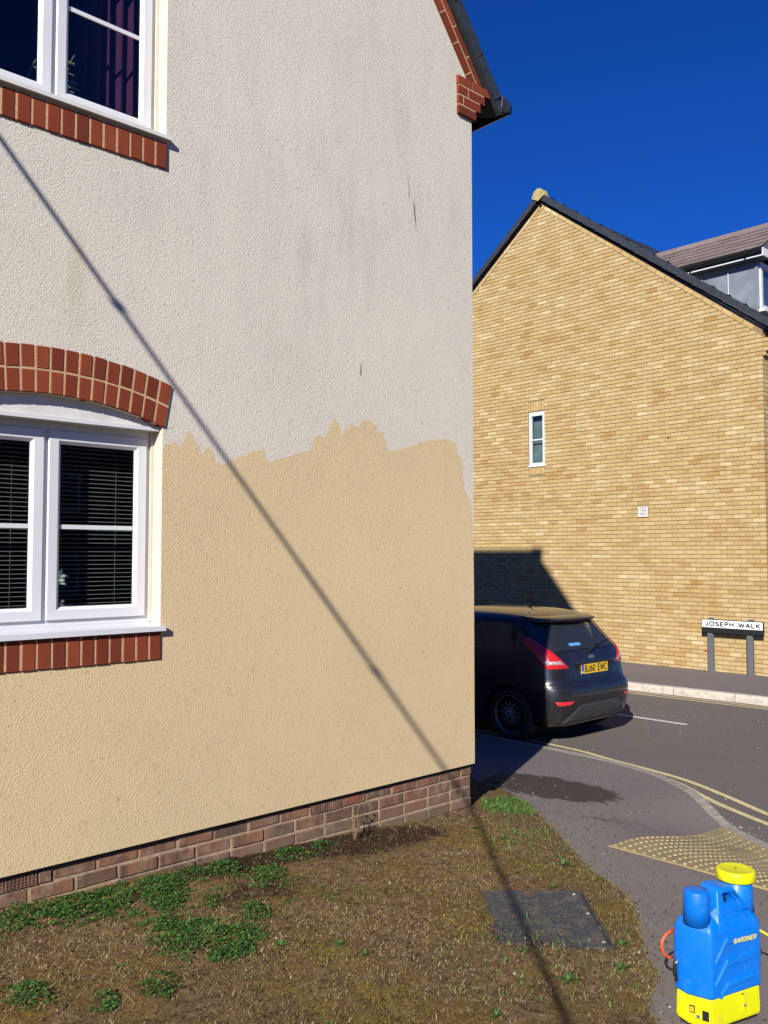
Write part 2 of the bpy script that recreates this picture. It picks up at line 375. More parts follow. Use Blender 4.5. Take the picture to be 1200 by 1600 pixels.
sheet('ground', rect(-900, -900, 900, 900), -.45, M['ground'])
RZ = -.38
sheet('road', [(5.2, -60), (12.9, -60), (12.75, 0), (12.45, 5.5), (12.3, 8), (12.2, 60), (7.3, 60), (7.3, 5), (5.2, 2)], RZ, M['road'])
# near footpath (ruled between the house side and the kerb line)
mb = MB(); N = 40
rows = [[(lambda t: (K_[0]*t+(-8)*(1-t), K_[1]))((j/N)**.6) for j in range(N+1)] for K_ in K if K_[1] < 12]
for r in rows: mb.v += [(x, y, pz(x, y)) for x, y in r]
for i in range(len(rows)-1):
    for j in range(N): mb.f.append((i*(N+1)+j, i*(N+1)+j+1, (i+1)*(N+1)+j+1, (i+1)*(N+1)+j)); mb.mi.append(0)
tag(mb.build('footpath', M['path'], smooth=True), kind='structure')
# near kerb as individual stones laid along the curve
nk = tag(empty('near_kerb'), kind='structure')
cum = [0]
for a, b in zip(K, K[1:]): cum.append(cum[-1]+math.dist(a, b))
def kat(s):
    i = min(max(0, int(np.searchsorted(cum, s))-1), len(K)-2); t = (s-cum[i])/(cum[i+1]-cum[i])
    p = (K[i][0]+(K[i+1][0]-K[i][0])*t, K[i][1]+(K[i+1][1]-K[i][1])*t); d = Vector((K[i+1][0]-K[i][0], K[i+1][1]-K[i][1])).normalized()
    return p, d
s0 = next(c for c, p in zip(cum, K) if p[1] < 12)
s = s0
while s < cum[-1]-1 and kat(s)[0][1] > -3:
    vs = []; m_ = 5
    for q in range(m_+1):
        p, d = kat(s+.004+(.907)*q/m_); nrm = Vector((-d.y, d.x))
        z = pz(*p)+.003
        for (o, dz) in ((0.002, -.25), (0.002, 0), (.09, -.001), (.10, -.012), (.104, -.25)):
            vs.append((p[0]+nrm.x*o, p[1]+nrm.y*o, z+dz if dz != -.25 else -.5))
    fs = [(q*5+j, q*5+j+1, q*5+j+6, q*5+j+5) for q in range(m_) for j in range(4)]
    fs += [(0, 1, 2, 3, 4), tuple(m_*5+j for j in (4, 3, 2, 1, 0))]
    MB().add(vs, fs).build('kerb_stone', M['kerb_dirty'], nk); s += .915
# far footpath and kerb
def farx(y): return 12.30+.055*(7.62-y)
sheet('far_footpath', [(farx(-30), -30), (40, -30), (40, 6.33), (14.52, 6.33), (14.52, 30), (farx(30), 30)], -.272, M['path2'])
fk = tag(empty('far_kerb'), kind='structure')
y = 26.0
fkm = {}
while y > -8:
    a = (farx(y-.004), y-.004); b = (farx(y-.907), y-.907)
    if 'm' not in fkm:
        dx, dy = b[0]-a[0], b[1]-a[1]
        pr = [(-.002, -.5), (-.002, -.30), (.010, -.275), (.026, -.267), (.128, -.267), (.128, -.5)]
        fkm['m'] = MB().prism([(o, 0, z) for o, z in pr], (dx, dy, 0)).mesh('kerb_stone', M['kerb'])
    o = bpy.data.objects.new('kerb_stone', fkm['m']); o.location = (a[0]-.128, a[1], 0); link(o, fk); y -= .915
# road markings
k = NT('worn_yellow_paint'); k.set(Base_Color=k.mix(k.ramp(k.noise(55, 4, .75), [(.50, 0.), (.68, 1.)]), (.60, .50, .25), (.14, .12, .10)), Roughness=.8); M['yellow'] = k.m
k = NT('worn_white_paint'); k.set(Base_Color=k.mix(k.ramp(k.noise(60, 4, .75), [(.48, 0.), (.66, 1.)]), (.62, .60, .56), (.14, .12, .11)), Roughness=.8); M['wpaint'] = k.m
def strip(name, line, w, mat, z=RZ+.004, label=None, group=None):
    vs = []
    for i, p in enumerate(line):
        d = (Vector(line[min(i+1, len(line)-1)])-Vector(line[max(i-1, 0)])).normalized(); n_ = Vector((-d.y, d.x))*w/2
        vs += [(p[0]+n_.x, p[1]+n_.y, z), (p[0]-n_.x, p[1]-n_.y, z)]
    o = MB().add(vs, [(2*i, 2*i+1, 2*i+3, 2*i+2) for i in range(len(line)-1)]).build(name, mat)
    return tag(o, kind='structure')
Y1 = catmull([(8.06, 14), (8.06, 8), (8.04, 5.87), (7.89, 5.05), (7.72, 4.26), (7.46, 3.69), (7.17, 3.18), (6.85, 2.5), (6.5, 1.6), (6.42, 0), (6.4, -8)], .15)
Y2 = catmull([(7.90, 14), (7.90, 8), (7.89, 5.82), (7.77, 4.95), (7.60, 4.28), (7.20, 3.65), (6.92, 3.09), (6.66, 2.5), (6.32, 1.6), (6.24, 0), (6.22, -8)], .15)
strip('road_marking', Y1, .062, M['yellow']); strip('road_marking', Y2, .062, M['yellow'])
strip('road_marking', [(farx(20)-.42, 20), (farx(-8)-.42, -8)], .06, M['yellow'])
strip('road_marking', [(farx(20)-.27, 20), (farx(-8)-.27, -8)], .06, M['yellow'])
for y0 in (13.5, 9.0, 5.50): strip('road_marking', [(10.2, y0), (10.2, y0+3.2)], .085, M['wpaint'])
# tactile paving: buff slabs with real blisters
k = NT('buff_tactile'); x_ = k.mix(k.ramp(k.noise(5, 5, .7), [(.35, 0.), (.7, 1.)]), (.30, .225, .095), (.17, .14, .09))
x_ = k.mix(k.math('MULTIPLY', k.rand(), .35), x_, (.36, .29, .13)); x_ = k.mix(k.ramp(k.noise(120, 3, .8), [(.5, 0.), (.8, .7)]), x_, (.09, .075, .05))
k.set(Base_Color=x_, Roughness=.9); k.bump(k.noise(200, 3), .4, .002); M['tactile'] = k.m
M['blister'] = plain('worn_blister', (.33, .26, .135), .85, .35, 40)
tp = tag(empty('tactile_paving'), kind='structure')
e1 = Vector((.9997, .0245)); e2 = Vector((.0245, -.9997)); O = Vector((4.90, 3.19))
def inside_kerb(x, y):
    xs = np.interp(-y, -Kn[:, 1], Kn[:, 0]); return x-xs   # >0 beyond kerb
for j in range(5):
    for i in range(-1, 5):
        a = O+e1*(.4*i)+e2*(.4*j)
        if i == -1: continue
        pts = [a+e1*.003+e2*.003, a+e1*.397+e2*.003, a+e1*.397+e2*.397, a+e1*.003+e2*.397]
        poly = [(p.x, p.y) for p in pts]
        # cut along the kerb
        cx = sum(p[0] for p in poly)/4; cy = sum(p[1] for p in poly)/4
        di = int(np.argmin(np.hypot(Kn[:, 0]-cx, Kn[:, 1]-cy))); kp = Kn[di]; kd = Kn[min(di+1, len(Kn)-1)]-Kn[di-1]; kd /= np.hypot(*kd)
        nx, ny = -kd[1], kd[0]
        poly = clip(poly, nx, ny, nx*kp[0]+ny*kp[1]-.01)
        # front-left edge runs diagonally across the slabs
        if len(poly) < 3: continue
        mb = MB(); n_ = len(poly)
        top = [(p[0], p[1], pz(*p)+.009) for p in poly]
        cxx = sum(p[0] for p in poly)/n_; cyy = sum(p[1] for p in poly)/n_
        mb.add(top+[(p[0], p[1], p[2]-.03) for p in top]+[(cxx, cyy, pz(cxx, cyy)+.009)], [(q, (q+1) % n_, 2*n_) for q in range(n_)]+[(q, (q+1) % n_, n_+(q+1) % n_, n_+q) for q in range(n_)])
        o = mb.build('paving_slab', M['tactile'], tp)
        bb = MB()
        for u in range(6):
            for v in range(6):
                c = a+e1*(.033+.0668*u)+e2*(.033+.0668*v)
                if nx*c.x+ny*c.y > nx*kp[0]+ny*kp[1]-.03: continue
                z = pz(c.x, c.y)+.0085; R_ = .0125
                ring = [(c.x+R_*math.cos(q*math.pi/4), c.y+R_*math.sin(q*math.pi/4), z) for q in range(8)]
                ring2 = [(c.x+R_*.72*math.cos(q*math.pi/4), c.y+R_*.72*math.sin(q*math.pi/4), z+.0055) for q in range(8)]
                bb.add(ring+ring2, [(q, (q+1) % 8, 8+(q+1) % 8, 8+q) for q in range(8)]+[tuple(range(8, 16))])
        if bb.v: tag(bb.build('blisters', M['blister'], tp), kind='stuff')

# ---------------------------------------------------------------- the lawn
EDGE = [(5.62, 9), (5.62, 5.1), (5.64, 4.8), (5.46, 4.33), (5.12, 3.86), (4.77, 3.42), (4.43, 3.02), (4.30, 2.79), (4.17, 2.60), (3.96, 2.41), (3.62, 2.17), (3.36, 1.95), (3.12, 1.86), (2.9, 1.6), (2.6, 1.1), (2.5, 0), (2.5, -6)]
En = np.array(catmull(EDGE, .06))
def edist(x, y):
    """signed distance: + inside the lawn"""
    d = np.hypot(En[:, 0]-x, En[:, 1]-y); i = int(np.argmin(d))
    t = En[min(i+1, len(En)-1)]-En[max(i-1, 0)]; v = np.array((x, y))-En[i]
    return float(d[i])*(1 if (t[0]*v[1]-t[1]*v[0]) < 0 else -1)
def nz(x, y, s, o=0): return noise.noise(Vector((x*s, y*s, o)))
def lawn_z(x, y, d=None):
    if d is None: d = edist(x, y)
    d += .016*nz(x, y, 7, 9)+.012*nz(x, y, 23, 4)
    h = .022+.018*nz(x, y, 2.2)+.011*nz(x, y, 7, 3)+.008*nz(x, y, 19, 5)+.006*nz(x, y, 41, 8)
    return pz(x, y)-.012+(h*sst(.0, .22, d)+.016)*sst(-.012, .02, d)
COVER = [(3.52, 3.055), (3.91, 2.705), (3.46, 2.225), (3.07, 2.575)]
def in_cover1(x, y, m=.0):
    return all(((COVER[(i+1) % 4][0]-COVER[i][0])*(y-COVER[i][1])-(COVER[(i+1) % 4][1]-COVER[i][1])*(x-COVER[i][0])) < m for i in range(4))
xs = np.concatenate([np.arange(-2.5, 1.0, .1), np.arange(1.0, 5.75, .024)]); ys = np.concatenate([np.arange(-4, .9, .1), np.arange(.9, 4.33, .024), np.arange(4.33, 8.9, .08)])
idx = {}; mb = MB(); gd = {}
for i, x in enumerate(xs):
    for j, y in enumerate(ys):
        d = edist(x, y) if (x > 2 or y < 1) else 1.
        if d > -.06: idx[i, j] = len(mb.v); mb.v.append((x, y, lawn_z(x, y, d)-(.03 if in_cover1(x, y) else 0)))
for i in range(len(xs)-1):
    for j in range(len(ys)-1):
        q = [idx.get(p) for p in ((i, j), (i+1, j), (i+1, j+1), (i, j+1))]
        if None not in q: mb.f.append(tuple(q)); mb.mi.append(0)
k = NT('bare_soil_and_dead_turf')
soil = k.ramp(k.noise(26, 6, .8), [(.30, (.030, .017, .008)), (.48, (.145, .09, .045)), (.70, (.28, .19, .10))])
moss = k.ramp(k.noise(60, 4, .7), [(.3, (.06, .038, .007)), (.7, (.28, .195, .04))])
c = k.mix(k.ramp(k.noise(2.3, 4, .7), [(.46, 0.), (.62, .85)]), soil, moss)
c = k.mix(k.ramp(k.noise(5, 4, .7, dist=.6), [(.60, 0.), (.72, .8)]), c, (.035, .02, .011))
x, y, z = k.xyz()
def wet(cx, cy, sx, sy):
    a = k.math('POWER', k.math('DIVIDE', k.math('SUBTRACT', x, cx), sx), 2.); b = k.math('POWER', k.math('DIVIDE', k.math('SUBTRACT', y, cy), sy), 2.)
    return k.math('SUBTRACT', 1., k.math('ADD', a, b), clamp=True)
wt = k.math('ADD', wet(3.75, 4.05, .75, .28), wet(2.9, 4.15, .8, .2)); wt = k.math('ADD', wt, k.math('MULTIPLY', wet(2.6, 3.75, .5, .3), .6))
c = k.mix(k.ramp(k.math('MULTIPLY', k.math('ADD', wt, .15), k.noise(11, 5, .8)), [(.24, 0.), (.40, .92)]), c, (.028, .015, .009))
c = k.mix(k.ramp(k.noise(90, 4, .85), [(.56, 0.), (.74, .7)]), c, (.34, .25, .15))
k.set(Base_Color=c, Roughness=1.); k.b.inputs['Specular IOR Level'].default_value = .1
k.bump(k.math('ADD', k.noise(55, 5, .8), k.math('MULTIPLY', k.noise(190, 3, .8), .4)), .9, .02); M['soil'] = k.m
tag(mb.build('lawn', M['soil'], smooth=True), kind='structure')

def fast_mesh(name, V, F4, mat, kind='stuff', parent=None):
    """V (n,3) array, F4 (m,4) index array"""
    me = bpy.data.meshes.new(name); me.vertices.add(len(V)); me.vertices.foreach_set('co', np.asarray(V, dtype=np.float32).ravel())
    m_ = len(F4); w = F4.shape[1]
    me.loops.add(m_*w); me.loops.foreach_set('vertex_index', F4.astype(np.int32).ravel())
    me.polygons.add(m_); me.polygons.foreach_set('loop_start', np.arange(0, m_*w, w, dtype=np.int32)); me.polygons.foreach_set('loop_total', np.full(m_, w, dtype=np.int32))
    me.update(); me.validate(); me.materials.append(mat); o = bpy.data.objects.new(name, me); link(o, parent)
    if kind: o['kind'] = kind
    return o
# height lookup on a raster, quick for many points
gx = np.arange(.9, 5.75, .03); gy = np.arange(.9, 4.4, .03)
GD = np.array([[edist(x, y) for y in gy] for x in gx]); GZ = np.array([[lawn_z(x, y, GD[i, j]) for j, y in enumerate(gy)] for i, x in enumerate(gx)])
def look(A_, x, y):
    fi = np.clip((x-gx[0])/.03, 0, len(gx)-1.001); fj = np.clip((y-gy[0])/.03, 0, len(gy)-1.001)
    i = fi.astype(int); j = fj.astype(int); a = fi-i; b = fj-j
    return A_[i, j]*(1-a)*(1-b)+A_[i+1, j]*a*(1-b)+A_[i, j+1]*(1-a)*b+A_[i+1, j+1]*a*b
def blades(name, x, y, length, width, lift, mat, curl=.3, zoff=0.):
    n = len(x); z = look(GZ, x, y)+zoff; an = rng.uniform(0, 2*np.pi, n); L_ = length*rng.uniform(.5, 1.3, n); up = lift*rng.uniform(.1, 1.2, n)
    dx = np.cos(an)*np.cos(up); dy = np.sin(an)*np.cos(up); dz = np.sin(up); w = width*rng.uniform(.6, 1.3, n)
    px, py = -np.sin(an)*w, np.cos(an)*w
    P0 = np.stack([x-px, y-py, z-.002], 1); P1 = np.stack([x+px, y+py, z-.002], 1)
    mx, my, mz = x+dx*L_*.55, y+dy*L_*.55, z+dz*L_*.6
    P2 = np.stack([mx+px, my+py, mz], 1); P3 = np.stack([mx-px, my-py, mz], 1)
    tx, ty, tz = x+dx*L_, y+dy*L_, z+dz*L_*(1-curl)
    P4 = np.stack([tx, ty, tz], 1); P5 = P4+np.stack([px*.2, py*.2, px*0], 1)
    V = np.stack([P0, P1, P2, P3, P4, P5], 1).reshape(-1, 3); b = np.arange(n)*6
    F = np.concatenate([np.stack([b, b+1, b+2, b+3], 1), np.stack([b+3, b+2, b+5, b+4], 1)])
    return fast_mesh(name, V, F, mat)
def islcol(name, stops, rough=.8, trans=0):
    k = NT(name); g = k.n.new('ShaderNodeNewGeometry').outputs['Random Per Island']
    k.set(Base_Color=k.ramp(g, stops), Roughness=rough); k.b.inputs['Specular IOR Level'].default_value = .2
    return k.m
M['thatch'] = islcol('dead_grass_blades', [(0., (.05, .027, .012)), (.4, (.19, .118, .058)), (.78, (.32, .225, .12)), (.95, (.40, .32, .2)), (1., (.5, .42, .28))], .9)
M['olive'] = islcol('olive_turf_blades', [(0., (.10, .078, .02)), (.5, (.19, .15, .045)), (.85, (.24, .20, .06)), (1., (.13, .17, .04))], .9)
M['leaf'] = islcol('chickweed_leaf', [(0., (.012, .038, .009)), (.5, (.03, .085, .016)), (.9, (.06, .14, .026)), (1., (.12, .18, .045))], .55)
M['green_blade'] = islcol('green_grass_blade', [(0., (.035, .09, .015)), (.6, (.07, .17, .025)), (1., (.15, .22, .05))], .6)
M['weed'] = islcol('weed_leaf', [(0., (.03, .075, .015)), (1., (.075, .14, .035))], .6)
M['stone'] = islcol('pebbles', [(0., (.12, .1, .08)), (.6, (.25, .22, .18)), (1., (.6, .57, .5))], .9)
M['crumb'] = islcol('soil_crumbs', [(0., (.028, .018, .011)), (.6, (.075, .048, .028)), (1., (.13, .09, .055))], 1.)
def scatter(n):
    x = rng.uniform(.95, 5.7, n); y = rng.uniform(1.0, 4.24, n)
    ok = (look(GD, x, y) > .0) & ~((x < 4.84) & (y > YA-.01)); return x[ok], y[ok]
COVER = [(3.52, 3.055), (3.91, 2.705), (3.46, 2.225), (3.07, 2.575)]
def in_cover(x, y, m=0.):
    r = np.ones_like(x, bool)
    for i in range(4):
        a = np.array(COVER[i]); b = np.array(COVER[(i+1) % 4]); r &= ((b[0]-a[0])*(y-a[1])-(b[1]-a[1])*(x-a[0]))/np.hypot(*(b-a)) < m
    return r
def nfield(x, y, s, o): return np.array([noise.noise(Vector((a*s, b*s, o))) for a, b in zip(x, y)])
x, y = scatter(115000); f = nfield(x, y, 1.6, 2)+.5*nfield(x, y, 8, 5)-1.3*np.exp(-((x-3.75)/.6)**2-((y-4.0)/.22)**2)-.9*np.exp(-((x-2.75)/.35)**2-((y-3.85)/.2)**2); keep = (rng.uniform(0, 1, len(x)) < np.clip(.55+1.2*f, .08, 1)) & ~in_cover(x, y, -.01)
blades('dead_grass', x[keep], y[keep], .023, .0011, .55, M['thatch'])
x, y = scatter(85000); f = nfield(x, y, 1.6, 7)+.3*nfield(x, y, 6, 1)-1.3*np.exp(-((x-3.75)/.6)**2-((y-4.0)/.22)**2); keep = (rng.uniform(0, 1, len(x)) < np.clip(.25+1.6*f, 0, 1)) & ~in_cover(x, y, -.01)
blades('mossy_turf', x[keep], y[keep], .014, .0013, 1.0, M['olive'])
x = rng.uniform(2.6, 5.75, 90000); y = rng.uniform(1.0, 5.2, 90000); dd = look(GD, x, y); keep = (dd > -.022) & (dd < .035) & (y < 4.35)
blades('edge_grass', x[keep], y[keep], .030, .0012, .9, M['olive'])
x, y = scatter(900); keep = ~in_cover(x, y, 0); blades('straw_stalks', x[keep], y[keep], .085, .0011, .22, M['thatch'], zoff=.006)
# crumbs and pebbles
def crumbs(name, x, y, r, mat):
    n = len(x); z = look(GZ, x, y); r = r*rng.uniform(.4, 1.5, n)
    base = np.array([(1, 0, 0), (-.5, .87, 0), (-.5, -.87, 0), (0, 0, .9), (0, 0, -.5)])
    V = (base[None]*r[:, None, None]*rng.uniform(.6, 1.3, (n, 5, 1)))+np.stack([x, y, z+.001], 1)[:, None]
    b = np.arange(n)*5
    F = np.concatenate([np.stack([b+i, b+j, b+3], 1) for i, j in ((0, 1), (1, 2), (2, 0))])
    return fast_mesh(name, V.reshape(-1, 3), F, mat)
x, y = scatter(22000); crumbs('soil_crumbs', x, y, .0055, M['crumb'])
x, y = scatter(160); crumbs('pebbles', x, y, .006, M['stone'])
# chickweed: patches given by centre and two half-axes
PATCH = [((1.6, 4.11), (.13, -.11), (.08, .2)), ((1.87, 4.10), (.12, -.09), (.12, .2)), ((2.1, 4.02), (.2, -.15), (.16, .26)), ((2.28, 4.04), (.11, -.08), (.1, .2)), ((2.68, 4.12), (.1, -.07), (.06, .1)), ((2.5, 4.12), (.09, -.05), (.05, .08)), ((3.12, 4.14), (.11, -.08), (.06, .10)), ((3.36, 4.16), (.07, -.04), (.04, .06)), ((2.79, 3.90), (.09, -.07), (.12, .17)), ((2.46, 3.53), (.07, -.05), (.07, .10)), ((2.08, 3.39), (.19, -.14), (.13, .2)), ((2.05, 3.59), (.12, -.08), (.05, .08)), ((2.13, 3.19), (.05, -.04), (.05, .07)), ((2.04, 3.16), (.05, -.04), (.04, .06)), ((1.73, 3.1), (.07, -.05), (.06, .09)), ((1.31, 3.32), (.07, -.06), (.04, .11)), ((1.51, 3.12), (.04, -.03), (.04, .07)), ((2.26, 3.34), (.07, -.05), (.07, .1)), ((1.75, 4.0), (.12, -.1), (.06, .15)), ((2.36, 3.75), (.03, -.03), (.04, .05))]
def leaves(name, pts, size, height, mat, dens=9000):
    X = []; Y = []; H_ = []
    for (c, a, b) in pts:
        a = np.array(a); b = np.array(b); area = abs(a[0]*b[1]-a[1]*b[0])*math.pi; n = int(area*dens*1.5)+(60 if dens > 5000 else 9)
        r = np.sqrt(rng.uniform(0, 1, n))*rng.choice([1, 1.25], n, p=[.8, .2]); t = rng.uniform(0, 2*np.pi, n)
        q = np.array(c)+np.outer(r*np.cos(t), a)+np.outer(r*np.sin(t), b)
        g = nfield(q[:, 0], q[:, 1], 14, 3); ok = (g > -.18+.35*(r-.6)) & (q[:, 1] < YA-.004)
        q = q[ok]; r = r[ok]; g = g[ok]
        X.append(q[:, 0]); Y.append(q[:, 1]); H_.append(height*np.clip(1.05-r, .1, 1)*(0.6+1.2*np.clip(g+.2, 0, 1)))
    x = np.concatenate(X); y = np.concatenate(Y); h = np.concatenate(H_); n = len(x); z = look(GZ, x, y)+h*rng.uniform(.35, 1.1, n)+.002
    an = rng.uniform(0, 2*np.pi, n); up = rng.uniform(-.3, .9, n); L_ = size*rng.uniform(.6, 1.4, n); w = L_*.36
    d = np.stack([np.cos(an)*np.cos(up), np.sin(an)*np.cos(up), np.sin(up)], 1); s_ = np.stack([-np.sin(an), np.cos(an), rng.uniform(-.4, .4, n)], 1)
    c = np.stack([x, y, z], 1)
    V = np.stack([c, c+d*(L_*.5)[:, None]+s_*w[:, None], c+d*L_[:, None]+np.array([0, 0, -.15])*L_[:, None], c+d*(L_*.5)[:, None]-s_*w[:, None]], 1).reshape(-1, 3)
    b = np.arange(n)*4
    return fast_mesh(name, V, np.stack([b, b+1, b+2, b+3], 1), mat)
leaves('chickweed', PATCH, .0125, .035, M['leaf'], 10500)
SPR = []
for _ in range(170):
    c0 = random.choice(PATCH[:12]+PATCH[17:]); a_ = random.uniform(0, 6.28); d_ = random.uniform(.1, .55); px_, py_ = c0[0][0]+d_*math.cos(a_)+.1, c0[0][1]+d_*math.sin(a_)*.6-.05
    if py_ < 4.2 and px_ < 4.7: r_ = random.uniform(.012, .04); SPR.append(((px_, py_), (r_, 0), (0, r_)))
for _ in range(60):
    px_, py_ = random.uniform(1.3, 5.2), random.uniform(1.9, 4.15)
    if look(GD, np.array([px_]), np.array([py_]))[0] > .05: r_ = random.uniform(.008, .022); SPR.append(((px_, py_), (r_, 0), (0, r_)))
leaves('weed_sprigs', SPR, .010, .014, M['weed'], 2500)
x0 = []; y0 = []
for (c, a, b, n) in (((5.16, 4.2), (.17, -.1), (.15, .13), 1300), ((5.22, 4.12), (.22, -.16), (.2, .14), 700), ((4.98, 4.06), (.14, -.10), (.10, .09), 500), ((4.6, 3.7), (.2, -.1), (.2, .2), 260), ((2.12, 3.42), (.17, -.1), (.09, .1), 450), ((4.6, 3.2), (.4, -.3), (.3, .3), 420), ((3.2, 2.3), (.5, -.3), (.3, .3), 500)):
    r = np.sqrt(rng.uniform(0, 1, n))*1.1; t = rng.uniform(0, 2*np.pi, n); q = np.array(c)+np.outer(r*np.cos(t), a)+np.outer(r*np.sin(t), b); x0.append(q[:, 0]); y0.append(q[:, 1])
x0 = np.concatenate(x0); y0 = np.concatenate(y0); ok = look(GD, x0, y0) > .01
blades('green_grass', x0[ok], y0[ok], .034, .0018, 1.1, M['green_blade'])
# single rosette weeds
def rosette(x, y, s, n=24):
    s *= .8
    mb = MB(); z = float(look(GZ, np.array([x]), np.array([y]))[0])
    for i in range(n):
        a = i*2.4+random.random()*.5; L_ = s*random.uniform(.6, 1.1); up = random.uniform(.25, 1.0); w = L_*.075
        d = Vector((math.cos(a)*math.cos(up), math.sin(a)*math.cos(up), math.sin(up))); p = Vector((-math.sin(a), math.cos(a), 0))
        c0 = Vector((0, 0, .002)); m1 = d*L_*.45+p*w; m2 = d*L_*.45-p*w; n1 = d*L_*.8+p*w*.7-Vector((0, 0, L_*.1)); n2 = d*L_*.8-p*w*.7-Vector((0, 0, L_*.1)); t = d*L_-Vector((0, 0, L_*.25))
        mb.add([c0, m1, n1, t, n2, m2], [(0, 1, 5), (1, 2, 4, 5), (2, 3, 4)])
    o = mb.build('weed_plant', M['weed']); o.location = (x, y, z)
    return o
RS = [((3.02, 2.16), .075, 'spiky green weed rosette on bare soil below the dark cover'), ((3.54, 2.24), .075, 'larger green weed beside the right corner of the dark cover'), ((3.58, 2.36), .05, 'small green weed tight against the right edge of the dark cover'), ((3.31, 2.10), .07, 'pale straggly weed right of the dark cover, near the path edge'), ((3.08, 2.44), .045, 'small green weed at the lower left edge of the dark cover'), ((4.40, 3.63), .055, 'green tuft on the turf between the bright grass and the dark cover'), ((4.42, 3.88), .05, 'green sprig beside the pole shadow near the brick plinth'), ((2.51, 2.98), .05, 'upper of two green weeds in the middle of the bare soil'), ((2.51, 2.82), .05, 'lower of two green weeds in the middle of the bare soil'), ((2.30, 3.12), .055, 'green weed on soil right of the chickweed patches'), ((4.28, 3.09), .07, 'yellowish green weed by the curved path edge above the dark cover'), ((2.90, 3.47), .04, 'small bright weed on mossy soil below the air brick'), ((3.89, 2.87), .05, 'low green weed behind the top right corner of the dark cover'), ((2.55, 2.14), .06, 'green weed on olive turf at the bottom of the lawn')]
for (p, s_, lb) in RS: tag(rosette(*p, s_), lb, 'weed', 'weed rosettes scattered over the bare lawn')
# tall dried weed at the wall
z0 = float(look(GZ, np.array([3.62]), np.array([4.12]))[0]); tw = tag(empty('tall_weed', (3.60, 4.13, z0)), 'tall scraggly dried weed growing up against the brick plinth by the air brick', 'weed')
st = MB(); lf = MB()
for q in range(5):
    a = q*1.3; pts = [(0, 0, 0)]
    for i in range(1, 7): pts.append((.012*i*math.cos(a)*.6+random.uniform(-.006, .006), .010*i*math.sin(a)*.5+random.uniform(-.006, .006), .035*i*(1-.1*q)))
    st.tube(pts, .0016, 4)
    for p in pts[2:]:
        for _ in range(4):
            an = random.uniform(0, 6.3); d = Vector((math.cos(an), math.sin(an), random.uniform(-.6, .5)))*random.uniform(.012, .028); s_ = Vector((-math.sin(an), math.cos(an), 0))*.005
            lf.add([Vector(p), Vector(p)+d*.5+s_, Vector(p)+d, Vector(p)+d*.5-s_], [(0, 1, 2, 3)])
st.build('stem', M['thatch'], tw); lf.build('foliage', islcol('dull_weed_leaf', [(0., (.05, .06, .03)), (1., (.12, .11, .06))]), tw)

# inspection cover, half buried in soil
k = NT('dark_cover'); k.set(Base_Color=k.mix(k.ramp(k.noise(14, 5, .75), [(.48, 0.), (.72, .75)]), (.030, .032, .037), (.115, .085, .062)), Roughness=.75); k.bump(k.noise(120, 4, .8), .6, .003); M['cover'] = k.m
A0, A1_, A2_, A3_ = [Vector(p) for p in COVER]
cc = (A0+A1_+A2_+A3_)/4; cz = max(lawn_z(*((A0+A1_)/2)), lawn_z(*((A1_+A2_)/2)), lawn_z(*cc))+.006
cov = tag(empty('inspection_cover', (cc.x, cc.y, cz)), 'dark grey ribbed inspection cover set in the bare lawn, partly covered by soil', 'manhole cover')
def cl(u, v, z=0): p = A0*(1-u)*(1-v)+A1_*u*(1-v)+A2_*u*v+A3_*(1-u)*v-cc; return (p.x, p.y, z)
MB().prism([cl(.03, .03, -.05), cl(.97, .03, -.05), cl(.97, .97, -.05), cl(.03, .97, -.05)], (0, 0, .05)).build('cover_plate', M['cover'], cov, bevel=.003)
fr = MB()
for (u0, v0, u1, v1) in ((0, 0, 1, .018), (0, .982, 1, 1), (0, .02, .02, .98), (.98, .02, 1, .98)):
    fr.prism([cl(u0, v0, -.05), cl(u1, v0, -.05), cl(u1, v1, -.05), cl(u0, v1, -.05)], (0, 0, .054))
fr.build('cover_frame', M['cover'], cov)
rb = MB()
for i in range(34):
    u = .05
    while u < .93:
        du = random.uniform(.03, .11); v = .045+i*.0272; u2 = min(u+du, .95); dv = random.uniform(-.004, .004)
        rb.prism([cl(u, v+dv, 0), cl(u2, v+dv, 0), cl(u2, v+dv+.011, 0), cl(u, v+dv+.011, 0)], (0, 0, .0035)); u = u2+random.uniform(.008, .03)
tag(rb.build('tread_ribs', M['cover'], cov), kind='stuff')
for (u, v) in ((.9, .08), (.93, .45), (.93, .93)): MB().lathe([(.008, 0), (.008, .005), (.004, .006)], 10, Matrix.Translation(cl(u, v))).build('screw', M['kerb'], cov)
# soil spilling over two sides of the cover
mb = MB(); n1, n2 = 60, 60
for i in range(n1+1):
    for j in range(n2+1):
        u, v = i/n1*1.06-.03, j/n2*1.06-.03; p = cl(u, v)
        e = .035-u+.08*nz(u, v, 5, 1)+.05*nz(u, v, 13, 2); e2_ = (v-1.03+.10*nz(u, v, 4, 6)+.05*nz(u, v, 15, 2)) if u < .72 else -.2
        e3 = .03-.7*math.hypot(u-.47, v-.03)+.04*nz(u, v, 12, 3)
        hgt = max(-.02, min(.012, max(e, e2_, e3*.8)*.12+.003*nz(u, v, 30, 2)))
        mb.v.append((p[0], p[1], hgt+.001))
for i in range(n1):
    for j in range(n2):
        a = i*(n2+1)+j; q = (a, a+n2+1, a+n2+2, a+1)
        if max(mb.v[t][2] for t in q) > -.004: mb.f.append(q); mb.mi.append(0)
o = mb.build('soil_spill', M['soil'], None, smooth=True); o.location = cov.location; tag(o, kind='stuff')
